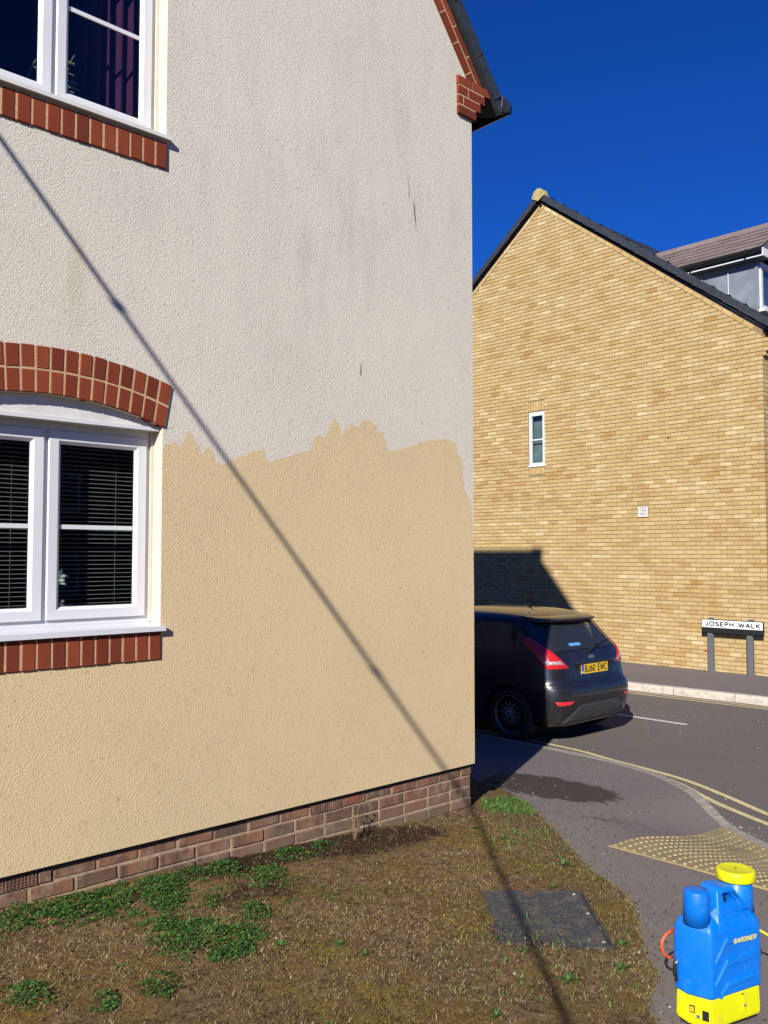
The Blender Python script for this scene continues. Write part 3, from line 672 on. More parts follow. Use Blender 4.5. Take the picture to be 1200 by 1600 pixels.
# ---------------------------------------------------------------- rendered house (left)
HA = tag(empty('rendered_house', (1.95, YA, .0)), 'cream rendered gable house, lower half freshly painted tan, on a brick plinth', 'house')
def par(o): o.parent = HA; o.matrix_parent_inverse = Matrix.Translation((-1.95, -YA, 0)); return o
class _HA:  # local frame of the house so children can be written in world metres
    pass
def hb(mb, name, mats, parent=None, **kw):
    o = mb.build(name, mats, None, **kw)
    if parent is None: par(o)
    else: o.parent = parent; o.matrix_parent_inverse = parent.matrix_world.inverted() if False else Matrix.Identity(4)
    return o
XR, ZR, MS = 1.95, 9.15, 1.27          # ridge x, ridge z, roof slope
XC, XL = 4.842, -.94                   # wall corners
CX = 1.753; HW = .582                  # window centre and half width
def archz(x, r0=1.94, crown=2.487): return crown-r0+math.sqrt(r0*r0-(x-1.72)**2)
def front(a, b, d=0): return (a, YA-d, b)
low = [(CX-HW, 1.30)]+[(CX+HW, 1.30)]+[(CX+HW-2*HW*i/16, archz(CX+HW-2*HW*i/16)) for i in range(17)]
upp = rect(CX-HW, 3.955, CX+HW, 5.10)
gab = [(XL, .213), (XC, .213), (XC, 4.93), (XR, 8.9), (XL, 4.93+.3)]
gab = [(XL, .213), (XC, .213), (XC, ZR-.32-MS*(XC-XR)), (XR, ZR-.32), (XL, ZR-.32-MS*(XR-XL))]
vs, fs = face_with_holes(gab, [low, upp], lambda a, b: (a, YA, b))
mb = MB(); mb.add(vs, fs)
# rounded outer corner then side, back
for i in range(3): pass
mb.add([(XC, YA, .213), (XC, YA, gab[2][1]), (XC, YA+9, gab[2][1]), (XC, YA+9, .213)], [(0, 1, 2, 3)])
mb.add([(XL, YA, .213), (XL, YA, gab[4][1]), (XL, YA+9, gab[4][1]), (XL, YA+9, .213)], [(0, 1, 2, 3)])
mb.add([(a, YA+9, b) for a, b in gab], [(0, 1, 2, 3, 4)])
mb.add([(XL, YA, .213), (XC, YA, .213), (XC, YA+.03, .213), (XL, YA+.03, .213)], [(0, 1, 2, 3)])
wall = hb(mb, 'wall', M['cream'])
# reveals
def reveal(loop, name, depth):
    mb = MB(); n_ = len(loop)
    for i in range(n_):
        a = loop[i]; b = loop[(i+1) % n_]; mb.add([front(*a), front(*b), front(*b, -depth), front(*a, -depth)], [(0, 1, 2, 3)])
    return hb(mb, name, M['reveal'])
reveal(low, 'window_reveal', .125); reveal(upp, 'window_reveal', .125)
# fresh paint coat: a ragged brushed edge, 1 mm thick
pe = [(CX+HW+.003, 2.27), (2.36, 2.292), (2.396, 2.314), (2.43, 2.30), (2.447, 2.284), (2.475, 2.35), (2.497, 2.386), (2.525, 2.345), (2.554, 2.31), (2.57, 2.251), (2.60, 2.29), (2.623, 2.305), (2.645, 2.28), (2.665, 2.223), (2.72, 2.215), (2.783, 2.246), (2.88, 2.29), (2.955, 2.315), (2.99, 2.325), (3.005, 2.29), (3.027, 2.249), (3.12, 2.275), (3.24, 2.315), (3.332, 2.338), (3.35, 2.37), (3.371, 2.42), (3.41, 2.445), (3.437, 2.436), (3.46, 2.45), (3.50, 2.52), (3.535, 2.568), (3.56, 2.53), (3.588, 2.46), (3.62, 2.50), (3.662, 2.541), (3.70, 2.525), (3.727, 2.523), (3.77, 2.57), (3.827, 2.583), (3.87, 2.55), (3.895, 2.51), (3.941, 2.523), (3.96, 2.47), (3.981, 2.399), (4.06, 2.40), (4.17, 2.43), (4.282, 2.472), (4.40, 2.505), (4.506, 2.518), (4.58, 2.52), (4.652, 2.505), (4.662, 2.46), (4.665, 2.431), (4.70, 2.41), (4.719, 2.38), (4.73, 2.28), (4.745, 2.174), (4.78, 2.13), (4.807, 2.098), (4.825, 1.95), (4.838, 1.80)]
pe2 = []
for a, b in zip(pe, pe[1:]):
    m_ = max(1, int(math.dist(a, b)/.018))
    for i in range(m_):
        t = i/m_; x_, z_ = a[0]+(b[0]-a[0])*t, a[1]+(b[1]-a[1])*t
        pe2.append((x_+.006*nz(x_, z_, 40, 1), z_+.009*nz(x_, z_, 45, 5)))
pe2.append((4.838, 1.80))
paint = [(XL, .213), (XC, .213), (XC, 1.5)]+pe2[::-1]+[(CX+HW+.003, 1.298), (CX-HW-.003, 1.298), (CX-HW-.003, 2.25), (XL, 2.3)]
vs, fs = face_with_holes(paint, [], lambda a, b: (a, YA-.0012, b)); hb(MB().add(vs, fs), 'paint_coat', M['tan'])
# base bead, coloured black as the shadow line under the render; recessed plinth
hb(MB().box((XL, YA+.004, .200), (XC-.004, YA+.03, .2125)), 'shadow_bead', M['black_void'])
PY = YA+.020
mb = MB().box((XL, PY+.006, -.6), (XC-.026, PY+.3, .212)); mb.box((XC-.3, PY+.3, -.6), (XC-.026, YA+9, .212)); hb(mb, 'plinth_backing', M['plinth_mortar'])
fA = lambda a, b, d: (a, PY+.006-d, b)
xr = XC-.02
def plinth_row(z1, cuts, x_end=1.0):
    """cuts: widths from the right-hand corner"""
    x = xr; i = 0
    while x > x_end:
        w = cuts[i] if i < len(cuts) else .225
        i += 1
        yield x-w+.010, x, z1-.065, z1
        x -= w
for r, (z1, cuts) in enumerate(((.199, [.1025+.01]), (.124, [.215+.01]), (.049, [.1125, .1125]), (-.026, [.215+.01]), (-.101, [.1125]))):
    for (a, b, c_, d_) in plinth_row(z1, cuts):
        segs = [(a, b)]
        if r == 0:
            for (o0, o1) in ((3.355, 3.62), (1.45, 1.72)):
                segs = [q for (s0_, s1_) in segs for q in (((s0_, s1_),) if s1_ <= o0 or s0_ >= o1 else ((s0_, o0), (o1, s1_))) if q[1]-q[0] > .015]
        for (a, b) in segs:
            t_ = random.uniform(-.0022, .0022); u_ = random.uniform(-.0022, .0022)
            o = brick_obj(None, M['plinth_brick'], None, [(a+random.uniform(0, .005), c_+random.uniform(0, .004)+t_), (b-random.uniform(0, .005), c_+random.uniform(0, .004)+u_), (b-random.uniform(0, .005), d_-random.uniform(0, .004)+u_*.3), (a+random.uniform(0, .005), d_-random.uniform(0, .004)+t_*.3)], -.03, .006+random.uniform(-.003, .004), fA); par(o)
for (a, b) in ((3.365, 3.61), (1.46, 1.71)):   # terracotta air bricks
    mb = MB(); z0_, z1_ = .135, .199
    mb.box((a, PY-.002, z0_), (b, PY+.001, z0_+.006)); mb.box((a, PY-.002, z1_-.006), (b, PY+.001, z1_))
    for q in range(4): mb.box((a, PY-.003, z0_+.012+.013*q), (b, PY+.002, z0_+.018+.013*q))
    for q in range(15):
        x_ = a+(b-a-.006)*q/14; mb.box((x_, PY-.0045, z0_), (x_+.005, PY+.001, z1_))
    hb(mb, 'air_brick', M['plinth_brick'])
# bricks of arches, sills, kneeler
def fW(a, b, d): return (a, YA-d, b)
def red(poly, proud=.012, key=None, back=-.03):
    return par(brick_obj(None, M['red_brick'], key, poly, back, proud+random.uniform(-.0012, .0012), fW, ch=.003))
# sill courses
for z0_, z1_ in ((1.153, 1.296), (3.792, 3.935)):
    hb(MB().box((CX-HW-.01, YA-.0095, z0_+.004), (CX+HW-.008, YA+.02, z1_)), 'mortar', M['red_mortar'])
    n_ = 16; w = (2*HW+.012)/n_
    for i in range(n_):
        a = CX-HW-.008+w*i; j = random.uniform(-.002, .002); red(rect(a+.0055, z0_+j, a+w-.0055, z1_))
# arch rings
def ringpt(x, h):
    """x along the arch, h height above the intrados, leaning outwards"""
    lean = (x-1.72)*.27; return (x+lean*h, archz(x)+h*(1-.5*lean*lean)+.001)
nA = 17; x0_, x1_ = CX-HW-.012, CX+HW+.012; wA = (x1_-x0_)/nA
mb = MB()
lo = [ringpt(x0_+.003+(x1_-x0_-.006)*i/24, .004) for i in range(25)]; hi = [ringpt(x0_+.003+(x1_-x0_-.006)*i/24, .226) for i in range(25)]
for i in range(24): mb.prism([fW(*lo[i], .0095), fW(*lo[i+1], .0095), fW(*hi[i+1], .0095), fW(*hi[i], .0095)], (0, .03, 0))
hb(mb, 'mortar', M['red_mortar'])
for r, (h0, h1) in enumerate(((0, .110), (.121, .231))):
    for i in range(nA):
        a = x0_+wA*i; o_ = random.uniform(-.002, .002)
        red([ringpt(a+.0056, h0+o_), ringpt(a+wA-.0056, h0+o_), ringpt(a+wA-.0056, h1+o_), ringpt(a+.0056, h1+o_)])
# kneeler: four corbelled courses at the eaves
hb(MB().prism([(4.684, YA-.0195, 4.93), (4.862, YA-.0195, 4.93), (4.866, YA-.0195, 5.0), (4.912, YA-.0195, 5.0), (4.915, YA-.0195, 5.072), (4.962, YA-.0195, 5.072), (4.965, YA-.0195, 5.15), (4.684, YA-.0195, 5.15)], (0, .1, 0)), 'mortar', M['red_mortar'])
for i, (xe, cuts) in enumerate(((4.873, (4.68,)), (4.922, (4.70, 4.735)), (4.972, (4.68, 4.79)), (5.025, (4.675, 4.83)))):
    z0_ = 4.925+.0735*i; xs_ = list(cuts)+[xe+.008]
    if i == 1: xs_ = [4.68, 4.735, xe+.008]
    for a, b in zip(xs_, xs_[1:]): par(brick_obj(None, M['red_brick'], None, rect(a, z0_, b-.008, z0_+.064), -.12, .022+random.uniform(-.001, .001), fW, ch=.003))
# verge brick bands following the roof slope
un = Vector((MS, 1)).normalized(); ud = Vector((1, -MS)).normalized()
def slope(base_z):  # z of the band base line at x=4.815
    pass
for side in (1, -1):
    mb = MB(); L_ = 4.3; P0 = Vector((4.895, 5.19)) if side == 1 else Vector((2*XR-4.895, 5.19))
    u_ = Vector((-1, MS)).normalized() if side == 1 else Vector((1, MS)).normalized(); n_ = Vector((un.x*side, un.y))
    def pt(s_, h): q = P0+u_*s_+n_*h; return (q.x, q.y)
    base = [pt(0, -.052), pt(L_, -.052), pt(L_, .053), pt(0, .053)]
    hb(MB().prism([fW(*p, .0165) for p in base], (0, .04, 0)), 'mortar', M['red_mortar'])
    for r, (h0, h1, off) in enumerate(((-.053, -.006, .04), (.006, .054, .13))):
        s_ = -.02 if r == 0 else -.01
        first = True
        while s_ < L_-.05:
            w = (off+.1 if first else .225); e_ = min(s_+w, L_)
            par(brick_obj(None, M['red_brick'], None, [pt(s_+.004, h0), pt(e_-.004, h0), pt(e_-.004, h1), pt(s_+.004, h1)], -.03, .018, fW, ch=.002)); s_ = e_; first = False
# dry-verge units, roof, ridge, eaves
def mkroof(side):
    u_ = Vector((-side, MS)).normalized(); n_ = Vector((un.x*side, un.y)); P0 = Vector((XR+side*(5.165-XR), 5.155)) if True else None
    return u_, n_, P0
Lr = math.hypot(5.19-XR, (5.19-XR)*MS)
rf = hb(MB().prism([(5.17, YA-.05, 5.11), (XR, YA-.05, 5.11+MS*(5.17-XR)), (2*XR-5.17, YA-.05, 5.11), (2*XR-5.17+.05, YA-.05, 5.05), (XR, YA-.05, 5.05-.06+MS*(5.17-XR)), (5.12, YA-.05, 5.05)], (0, 9.1, 0)), 'roof', M['dark_tile'])
for side in (1, -1):
    u_, n_, _ = mkroof(side); P0 = Vector((XR+side*(5.085-XR), 5.165)); Ls = Lr/13
    for i in range(13):
        mb = MB(); a = P0+u_*(Ls*i); b = P0+u_*(Ls*(i+1)+.03)
        def q(p, h, y): t = p+n_*h; return (t.x, y, t.y)
        prof = [(-.055, YA-.055), (.03, YA-.06), (.058, YA-.04), (.066, YA-.005), (.06, YA+.15), (-.055, YA+.0)]
        lift = .010
        vs = [q(a, h+lift, y) for h, y in prof]+[q(b, h, y) for h, y in prof]; n__ = len(prof)
        mb.add(vs, [tuple(range(n__-1, -1, -1)), tuple(range(n__, 2*n__))]+[(j, (j+1) % n__, n__+(j+1) % n__, n__+j) for j in range(n__)])
        hb(mb, 'verge_tile', M['dark_tile'])
        # raised collar near the upper end
        a2 = P0+u_*(Ls*i+Ls*.80); b2 = P0+u_*(Ls*i+Ls*.83)
        vs = [q(a2, h*1.03+lift*.6+.003, y-.004) for h, y in prof]+[q(b2, h*1.03+lift*.6+.003, y-.004) for h, y in prof]
        hb(MB().add(vs, [tuple(range(n__-1, -1, -1)), tuple(range(n__, 2*n__))]+[(j, (j+1) % n__, n__+(j+1) % n__, n__+j) for j in range(n__)]), 'verge_collar', M['dark_tile'])
hb(MB().tube([(XR, YA-.08, ZR+.06), (XR, YA+9, ZR+.06)], .12, 8), 'ridge_tile', M['dark_tile'])
# eaves box: soffit, fascia and gutter running back from the gable
for side in (1, -1):
    X_ = lambda x: XR+side*(x-XR)
    hb(MB().prism([(X_(4.85), YA-.012, 4.945), (X_(5.165), YA-.012, 5.055), (X_(5.165), YA-.012, 5.13), (X_(4.95), YA-.012, 5.16), (X_(4.85), YA-.012, 5.0)], (0, 9, 0)), 'soffit', M['black_void'])
    mb = MB(); pr = [(5.165, 5.165), (5.165, 5.11), (5.185, 5.085), (5.215, 5.08), (5.245, 5.095), (5.262, 5.13), (5.264, 5.172)]
    vs = [(X_(a), YA-.045, b) for a, b in pr]+[(X_(a), YA+9, b) for a, b in pr]; n_ = len(pr)
    mb.add(vs, [tuple(range(n_))]+[(i, (i+1) % n_, n_+(i+1) % n_, n_+i) for i in range(n_)])
    hb(mb, 'gutter', M['black'])
    hb(MB().prism([(X_(5.12), YA-.058, 5.105), (X_(5.17), YA-.058, 5.08), (X_(5.225), YA-.058, 5.10), (X_(5.24), YA-.058, 5.145), (X_(5.205), YA-.058, 5.195), (X_(5.14), YA-.058, 5.205)], (0, .06, 0)), 'eaves_cap', M['dark_tile'], bevel=.006)
# windows
def window(zs, zt, dpt, bars, name, upper):
    """frame face dpt behind the wall; two casements"""
    yf = YA+dpt
    win = hb(MB().box((CX-HW, yf+.0, zs), (CX-HW+.035, yf+.07, zt)).box((CX+HW-.035, yf, zs), (CX+HW, yf+.07, zt)).box((CX-HW+.035, yf, zt-.035), (CX+HW-.035, yf+.07, zt)).box((CX-HW+.035, yf, zs), (CX+HW-.035, yf+.07, zs+.03)).box((CX-.012, yf+.002, zs+.03), (CX+.012, yf+.07, zt-.035)), 'window', M['upvc'])
    def sub(mb, nm, mt, **kw):
        o = mb.build(nm, mt, win, **kw); return o
    for s_ in (-1, 1):
        a, b = (CX+.011, CX+HW-.037) if s_ == 1 else (CX-HW+.037, CX-.011); z0_, z1_ = zs+.032, zt-.037; w = .066
        y0_ = yf-.016; mb = MB(); g = .018
        def ring(x0, x1, zz0, zz1, y): return [(x0, y, zz0), (x1, y, zz0), (x1, y, zz1), (x0, y, zz1)]
        R0 = ring(a, b, z0_, z1_, yf+.01); R1 = ring(a, b, z0_, z1_, y0_+.004); R1b = ring(a+.004, b-.004, z0_+.004, z1_-.004, y0_); R2 = ring(a+w-.016, b-w+.016, z0_+w-.016, z1_-w+.016, y0_+.001); R3 = ring(a+w, b-w, z0_+w, z1_-w, y0_+.017); R4 = ring(a+w, b-w, z0_+w, z1_-w, y0_+.03)
        vs = R0+R1+R1b+R2+R3+R4; fs = [(r*4+i, r*4+(i+1) % 4, (r+1)*4+(i+1) % 4, (r+1)*4+i) for r in range(5) for i in range(4)]
        sub(MB().add(vs, fs), 'sash', M['upvc'])
        sub(MB().box((a+w-.004, y0_+.024, z0_+w-.004), (b-w+.004, y0_+.030, z1_-w+.004)), 'pane', M['glass'])
        for zb in bars: sub(MB().box((a+w-.002, y0_+.016, zb-.011), (b-w+.002, y0_+.0235, zb+.011)), 'glazing_bar', M['upvc'])
        # black seal round the glass
        ms = MB()
        for (p, q_) in (((a+w, z0_+w), (b-w, z0_+w+.004)), ((a+w, z1_-w-.004), (b-w, z1_-w)), ((a+w, z0_+w), (a+w+.004, z1_-w)), ((b-w-.004, z0_+w), (b-w, z1_-w))): ms.box((p[0], y0_+.021, p[1]), (q_[0], y0_+.0238, q_[1]))
        sub(ms, 'seal', M['black'])
    return win
for o in (HA,): pass
bpy.context.view_layer.update()
w1 = window(1.345, 2.365, .115, (1.845,), 'w', False)
w2 = window(3.985, 5.06, .115, (4.535,), 'w', True)
def subw(win, mb, nm, mt, **kw): return mb.build(nm, mt, win, **kw)
subw(w1, MB().box((CX-HW-.018, YA-.034, 1.303), (CX+HW+.017, YA-.004, 1.329)).prism([(CX-HW+.001, YA-.004, 1.303), (CX-HW+.001, YA-.004, 1.3285), (CX-HW+.001, YA+.12, 1.345), (CX-HW+.001, YA+.12, 1.303)], (2*HW-.002, 0, 0)), 'sill', M['upvc'])
subw(w2, MB().box((CX-HW-.018, YA-.034, 3.950), (CX+HW+.017, YA-.004, 3.971)).prism([(CX-HW+.001, YA-.004, 3.956), (CX-HW+.001, YA-.004, 3.9705), (CX-HW+.001, YA+.12, 3.985), (CX-HW+.001, YA+.12, 3.956)], (2*HW-.002, 0, 0)), 'sill', M['upvc_grey'])
# arched infill board over the lower window and the trims below it
ib = [(CX-HW+.002, 2.372), (CX+HW-.002, 2.372)]+[(CX+HW-.002-(2*HW-.004)*i/16, archz(CX+HW-.002-(2*HW-.004)*i/16)-.001) for i in range(17)]
subw(w1, MB().prism([(a, YA+.036, b) for a, b in ib], (0, .03, 0)), 'head_board', M['upvc_grey'])
subw(w1, MB().box((CX-HW+.003, YA+.028, 2.366), (CX+HW-.003, YA+.0355, 2.386)), 'head_trim', M['upvc'])
subw(w1, MB().box((CX-HW+.003, YA+.07, 2.366), (CX+HW-.003, YA+.18, 2.3715)), 'head_soffit', M['upvc_grey'])
# reveal beads
for wn, z0_, z1_ in ((w1, 1.346, 2.37), (w2, 3.986, 5.09)):
    for s_ in (-1, 1): x_ = CX+s_*HW; subw(wn, MB().box((min(x_-s_*.001, x_-s_*.014), YA+.095, z0_), (max(x_-s_*.001, x_-s_*.014), YA+.1145, z1_)), 'sealing_bead', M['reveal'])
# room shells, blinds, curtain
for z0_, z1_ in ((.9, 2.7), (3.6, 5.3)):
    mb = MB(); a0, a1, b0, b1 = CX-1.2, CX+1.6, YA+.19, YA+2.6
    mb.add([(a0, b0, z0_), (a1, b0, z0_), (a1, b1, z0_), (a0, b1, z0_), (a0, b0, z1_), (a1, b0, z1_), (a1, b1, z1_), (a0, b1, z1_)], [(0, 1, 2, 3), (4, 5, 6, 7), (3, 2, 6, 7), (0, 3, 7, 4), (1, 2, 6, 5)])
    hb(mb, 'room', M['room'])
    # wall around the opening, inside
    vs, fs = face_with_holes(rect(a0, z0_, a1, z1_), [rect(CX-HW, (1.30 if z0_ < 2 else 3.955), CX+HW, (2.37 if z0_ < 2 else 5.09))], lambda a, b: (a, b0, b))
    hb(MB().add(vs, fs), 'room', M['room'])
for s_ in (-1, 1):
    a, b = (CX+.03, CX+HW-.06) if s_ == 1 else (CX-HW+.06, CX-.03); mb = MB(); z_ = 1.40
    while z_ < 2.32:
        mb.prism([(a, YA+.2150, z_+.004), (a, YA+.2154, z_+.0072), (a, YA+.236, z_+.004), (a, YA+.2365, z_+.0025)], (b-a, 0, 0)); z_ += .0225
    for q_ in (.2, .8): mb.box((a+(b-a)*q_, YA+.212, 1.40), (a+(b-a)*q_+.0015, YA+.2135, 2.32))
    o = subw(w1, mb, 'blind', M['slat'])
    o['kind'] = 'stuff'
mb = MB(); vs = []
for i in range(81):
    x_ = CX+.18+i*.006; yy = YA+.27+.022*math.sin(i*.55)+.01*math.sin(i*.21); vs += [(x_, yy, 3.9), (x_+.01*math.sin(i*.3), yy, 5.2)]
mb.add(vs, [(2*i, 2*i+1, 2*i+3, 2*i+2) for i in range(80)]); subw(w2, mb, 'curtain', M['curtain'], smooth=True)
bpy.context.view_layer.update()
for wn in (w1, w2):      # keep children written in world metres
    for ch in wn.children: ch.matrix_parent_inverse = wn.matrix_world.inverted()
# white lily and a trailing plant on the inner sills
def lily(loc, label):
    t = tag(empty('artificial_lily', loc), label, 'flower')
    st = MB(); pt_ = MB()
    for (dx, dz) in ((-.02, .36), (.03, .28), (.05, .12), (-.03, .20)):
        st.tube([(0, 0, 0), (dx*.4, .01, dz*.6), (dx, 0, dz)], .003, 5)
        for q in range(6):
            a = q*math.pi/3+dx*9; d = Vector((math.cos(a), -.35, math.sin(a)*.9)).normalized()*.062; s_ = Vector((-math.sin(a), 0, math.cos(a)))*.014; c_ = Vector((dx, -.005, dz))
            pt_.add([c_, c_+d*.5+s_, c_+d, c_+d*.5-s_], [(0, 1, 2, 3)])
    st.build('stem', M['stem'], t); pt_.build('flower_head', M['petal'], t)
    MB().lathe([(.03, 0), (.045, .03), (.035, .1), (.03, .11)], 14).build('vase', M['slat'], t); return t
lily((CX+.13, YA+.33, 1.30), 'white artificial lilies in a vase behind the blind of the lower window')
hp = tag(empty('trailing_plant', (CX+.10, YA+.30, 3.99)), 'thin trailing house plant behind the glass of the upper window', 'plant')
mb = MB(); lf = MB()
for q in range(6):
    pts = [(0, 0, .0)]; a = q*1.05
    for i in range(1, 8): t = i/7; pts.append((.16*math.cos(a)*t, .05*math.sin(a)*t, .42*math.sin(t*2.5)*(1-.08*q)))
    mb.tube(pts, .0022, 4)
    for p in pts[3:]: lf.add([Vector(p), Vector(p)+Vector((.02, 0, .006)), Vector(p)+Vector((.045, 0, -.004)), Vector(p)+Vector((.02, 0, -.006))], [(0, 1, 2, 3)])
mb.build('stem', plain('pale_stem', (.35, .38, .22), .6), hp); lf.build('foliage', plain('pale_leaf', (.30, .36, .2), .6), hp)
MB().lathe([(.04, 0), (.055, .09), (.057, .1)], 14).build('pot', M['black'], hp)

# ---------------------------------------------------------------- buff brick house (right)
XB = 14.5; Y0, Y1_, YR = 6.352, 15.35, 10.85
ZE, ZA, ZB = 5.456, 8.93, -.30
HB = tag(empty('brick_house', (XB, YR, ZB)), 'buff yellow brick house with a steep gable end and a lead-sided dormer', 'house')
HBi = Matrix.Translation((XB, YR, ZB)).inverted()
def parB(o): o.parent = HB; o.matrix_parent_inverse = HBi; return o
def bb_(mb, name, mat, **kw): return parB(mb.build(name, mat, None, **kw))
mR = (ZA-ZE)/(YR-Y0); mL = (ZA-ZE)/(Y1_-YR)
WY0, WY1, WZ0, WZ1 = 10.815, 11.208, 3.536, 4.640
def fB(a, b, d): return (XB-d, a, b)
gB = [(Y0, ZB), (Y1_, ZB), (Y1_, ZE), (YR, ZA), (Y0, ZE)]
gB2 = gB
vs, fs = face_with_holes(gB, [rect(WY0, WZ0, WY1, WZ1)], lambda a, b: (XB+.006, a, b)); mb = MB().add(vs, fs)
mb.add([(XB+.006, Y0+.006, ZB), (XB+.006, Y0+.006, ZE), (XB+9, Y0+.006, ZE), (XB+9, Y0+.006, ZB)], [(0, 1, 2, 3)])
mb.add([(XB+.006, Y1_, ZB), (XB+.006, Y1_, ZE), (XB+9, Y1_, ZE), (XB+9, Y1_, ZB)], [(0, 1, 2, 3)])
mb.add([(XB+9, a, b) for a, b in gB], [(0, 1, 2, 3, 4)])
bb_(mb, 'wall', M['buff_mortar'])
# coursing: clip every brick to the gable and around the openings
BAND = .085
def gclip(poly):
    p = clip(poly, -mR, 1, ZE-mR*Y0-BAND*math.hypot(1, mR)) if True else poly
    if len(p) > 2: p = clip(p, mL, 1, ZE+mL*Y1_-BAND*math.hypot(1, mL))
    return p
items = []
zrow = ZB; r = 0
openings = [(WY0, WY1, WZ0-.19, WZ1+.21), (8.50, 8.705, 2.402, 2.602)]
while zrow < ZA:
    y = Y0-.0+(0 if r % 2 == 0 else -.1125)
    while y < Y1_:
        a = max(y, Y0); b = min(y+.215, Y1_); y += .225
        if b-a < .03: continue
        segs = [(a, b)]
        for (o0, o1, q0, q1) in openings:
            if zrow+.065 > q0 and zrow < q1:
                ns = []
                for (s0_, s1_) in segs:
                    if s1_ <= o0 or s0_ >= o1: ns.append((s0_, s1_))
                    else:
                        if o0-s0_ > .02: ns.append((s0_, o0-.008))
                        if s1_-o1 > .02: ns.append((o1+.008, s1_))
                segs = ns
        for (s0_, s1_) in segs:
            p = gclip(rect(s0_, zrow, s1_, zrow+.065))
            if len(p) > 2:
                ar = abs(sum(p[i][0]*p[(i+1) % len(p)][1]-p[(i+1) % len(p)][0]*p[i][1] for i in range(len(p))))/2
                if ar > .0008: items.append((p, ((s0_+s1_)/2, zrow), abs(ar-.215*.065) < 1e-5))
    zrow += .075; r += 1
items.sort(key=lambda it: math.hypot(XB, math.hypot(it[1][0]-0, it[1][1]-EYE)))
for p, c_, full in items[:280]:
    parB(brick_obj(None, M['buff_brick'], 'bfull' if full else None, p, -.01, .006, fB, ch=.0025))
mb = MB()
for p, c_, full in items[280:]: chamfer_brick(mb, p, -.01, .006+random.uniform(-.001, .001), fB, ch=.0025)
tag(bb_(mb, 'brickwork', M['buff_brick']), kind='stuff')
# front elevation bricks (facing the side street)
mb = MB(); fF = lambda a, b, d: (a, Y0-d, b); r = 0; zrow = ZB
while zrow < ZE-.1:
    x = XB+(.0 if r % 2 else -.1125)
    while x < XB+8.9:
        a = max(x, XB+.006); b = min(x+.215, XB+8.9); x += .225
        if b-a > .03: chamfer_brick(mb, rect(a, zrow, b, zrow+.065), -.01, .0, fF, ch=.0025)
    zrow += .075; r += 1
tag(bb_(mb, 'front_brickwork', M['buff_brick']), kind='stuff')
# raking brick band under the verge
for (P0, P1) in ((Vector((Y0+.12, ZE+.12*mR)), Vector((YR, ZA))), (Vector((Y1_-.12, ZE+.12*mL)), Vector((YR, ZA)))):
    u_ = (P1-P0).normalized(); n_ = Vector((u_.y, -u_.x));
    if n_.y > 0: n_ = -n_
    L_ = (P1-P0).length; s_ = 0
    while s_ < L_-.02:
        e_ = min(s_+.215, L_); q = [P0+u_*s_+n_*.008, P0+u_*e_+n_*.008, P0+u_*e_+n_*.076, P0+u_*s_+n_*.076]
        parB(brick_obj(None, M['buff_brick'], None, [(v.x, v.y) for v in q], -.01, .008, fB, ch=.001)); s_ = e_+.010
# soldier bricks over and under the small window
for i in range(6):
    a = WY0+(WY1-WY0)*i/6
    for (q0, q1) in ((WZ1+.014, WZ1+.20), (WZ0-.185, WZ0-.012)): parB(brick_obj(None, M['buff_brick'], None, rect(a+.004, q0, a+(WY1-WY0)/6-.004, q1), -.01, .006, fB, ch=.0025))
# kneeler corbels on the far corner: oversailing bricks with dark undersides
for i in range(4):
    parB(brick_obj(None, M['buff_brick'], None, rect(Y0-.05*(i+1), 5.02+.075*i, Y0-.003, 5.085+.075*i), -.20, .005, fB))
# small window
yw = XB+.045
wm = MB(); fw = .055
for (a, b, c_, d_) in ((WY0, WZ0, WY0+fw, WZ1), (WY1-fw, WZ0, WY1, WZ1), (WY0+fw, WZ1-fw-.03, WY1-fw, WZ1), (WY0+fw, WZ0, WY1-fw, WZ0+fw)): wm.box((yw-.03, a, b), (yw+.03, c_, d_))
sw = bb_(wm, 'window', M['upvc']); bpy.context.view_layer.update(); swi = sw.matrix_world.inverted()
def sws(mb, nm, mt):
    o = mb.build(nm, mt, sw); o.matrix_parent_inverse = swi; return o
sws(MB().box((yw+.002, WY0+fw-.01, WZ0+fw-.01), (yw+.008, WY1-fw+.01, WZ1-fw-.02)), 'pane', M['glass'])
sws(MB().box((yw-.012, WY0+fw, 4.055), (yw+.001, WY1-fw, 4.078)), 'glazing_bar', M['upvc'])
sws(MB().box((yw-.075, WY0-.045, WZ0-.03), (yw+.02, WY1+.0, WZ0-.001)), 'sill', M['upvc'])
sws(MB().box((yw-.032, WY0, WZ1+.0005), (yw+.02, WY1, WZ1+.010)), 'head_trim', M['upvc'])
k = NT('pale_room_blind'); x, y, z = k.xyz(); k.set(Base_Color=k.ramp(k.noise(3, 2), [(.3, (.12, .16, .16)), (.7, (.26, .30, .28))]), Roughness=.9)
sws(MB().box((yw+.12, WY0-.3, WZ0-.3), (yw+.13, WY1+.3, WZ1+.3)), 'blind', k.m)
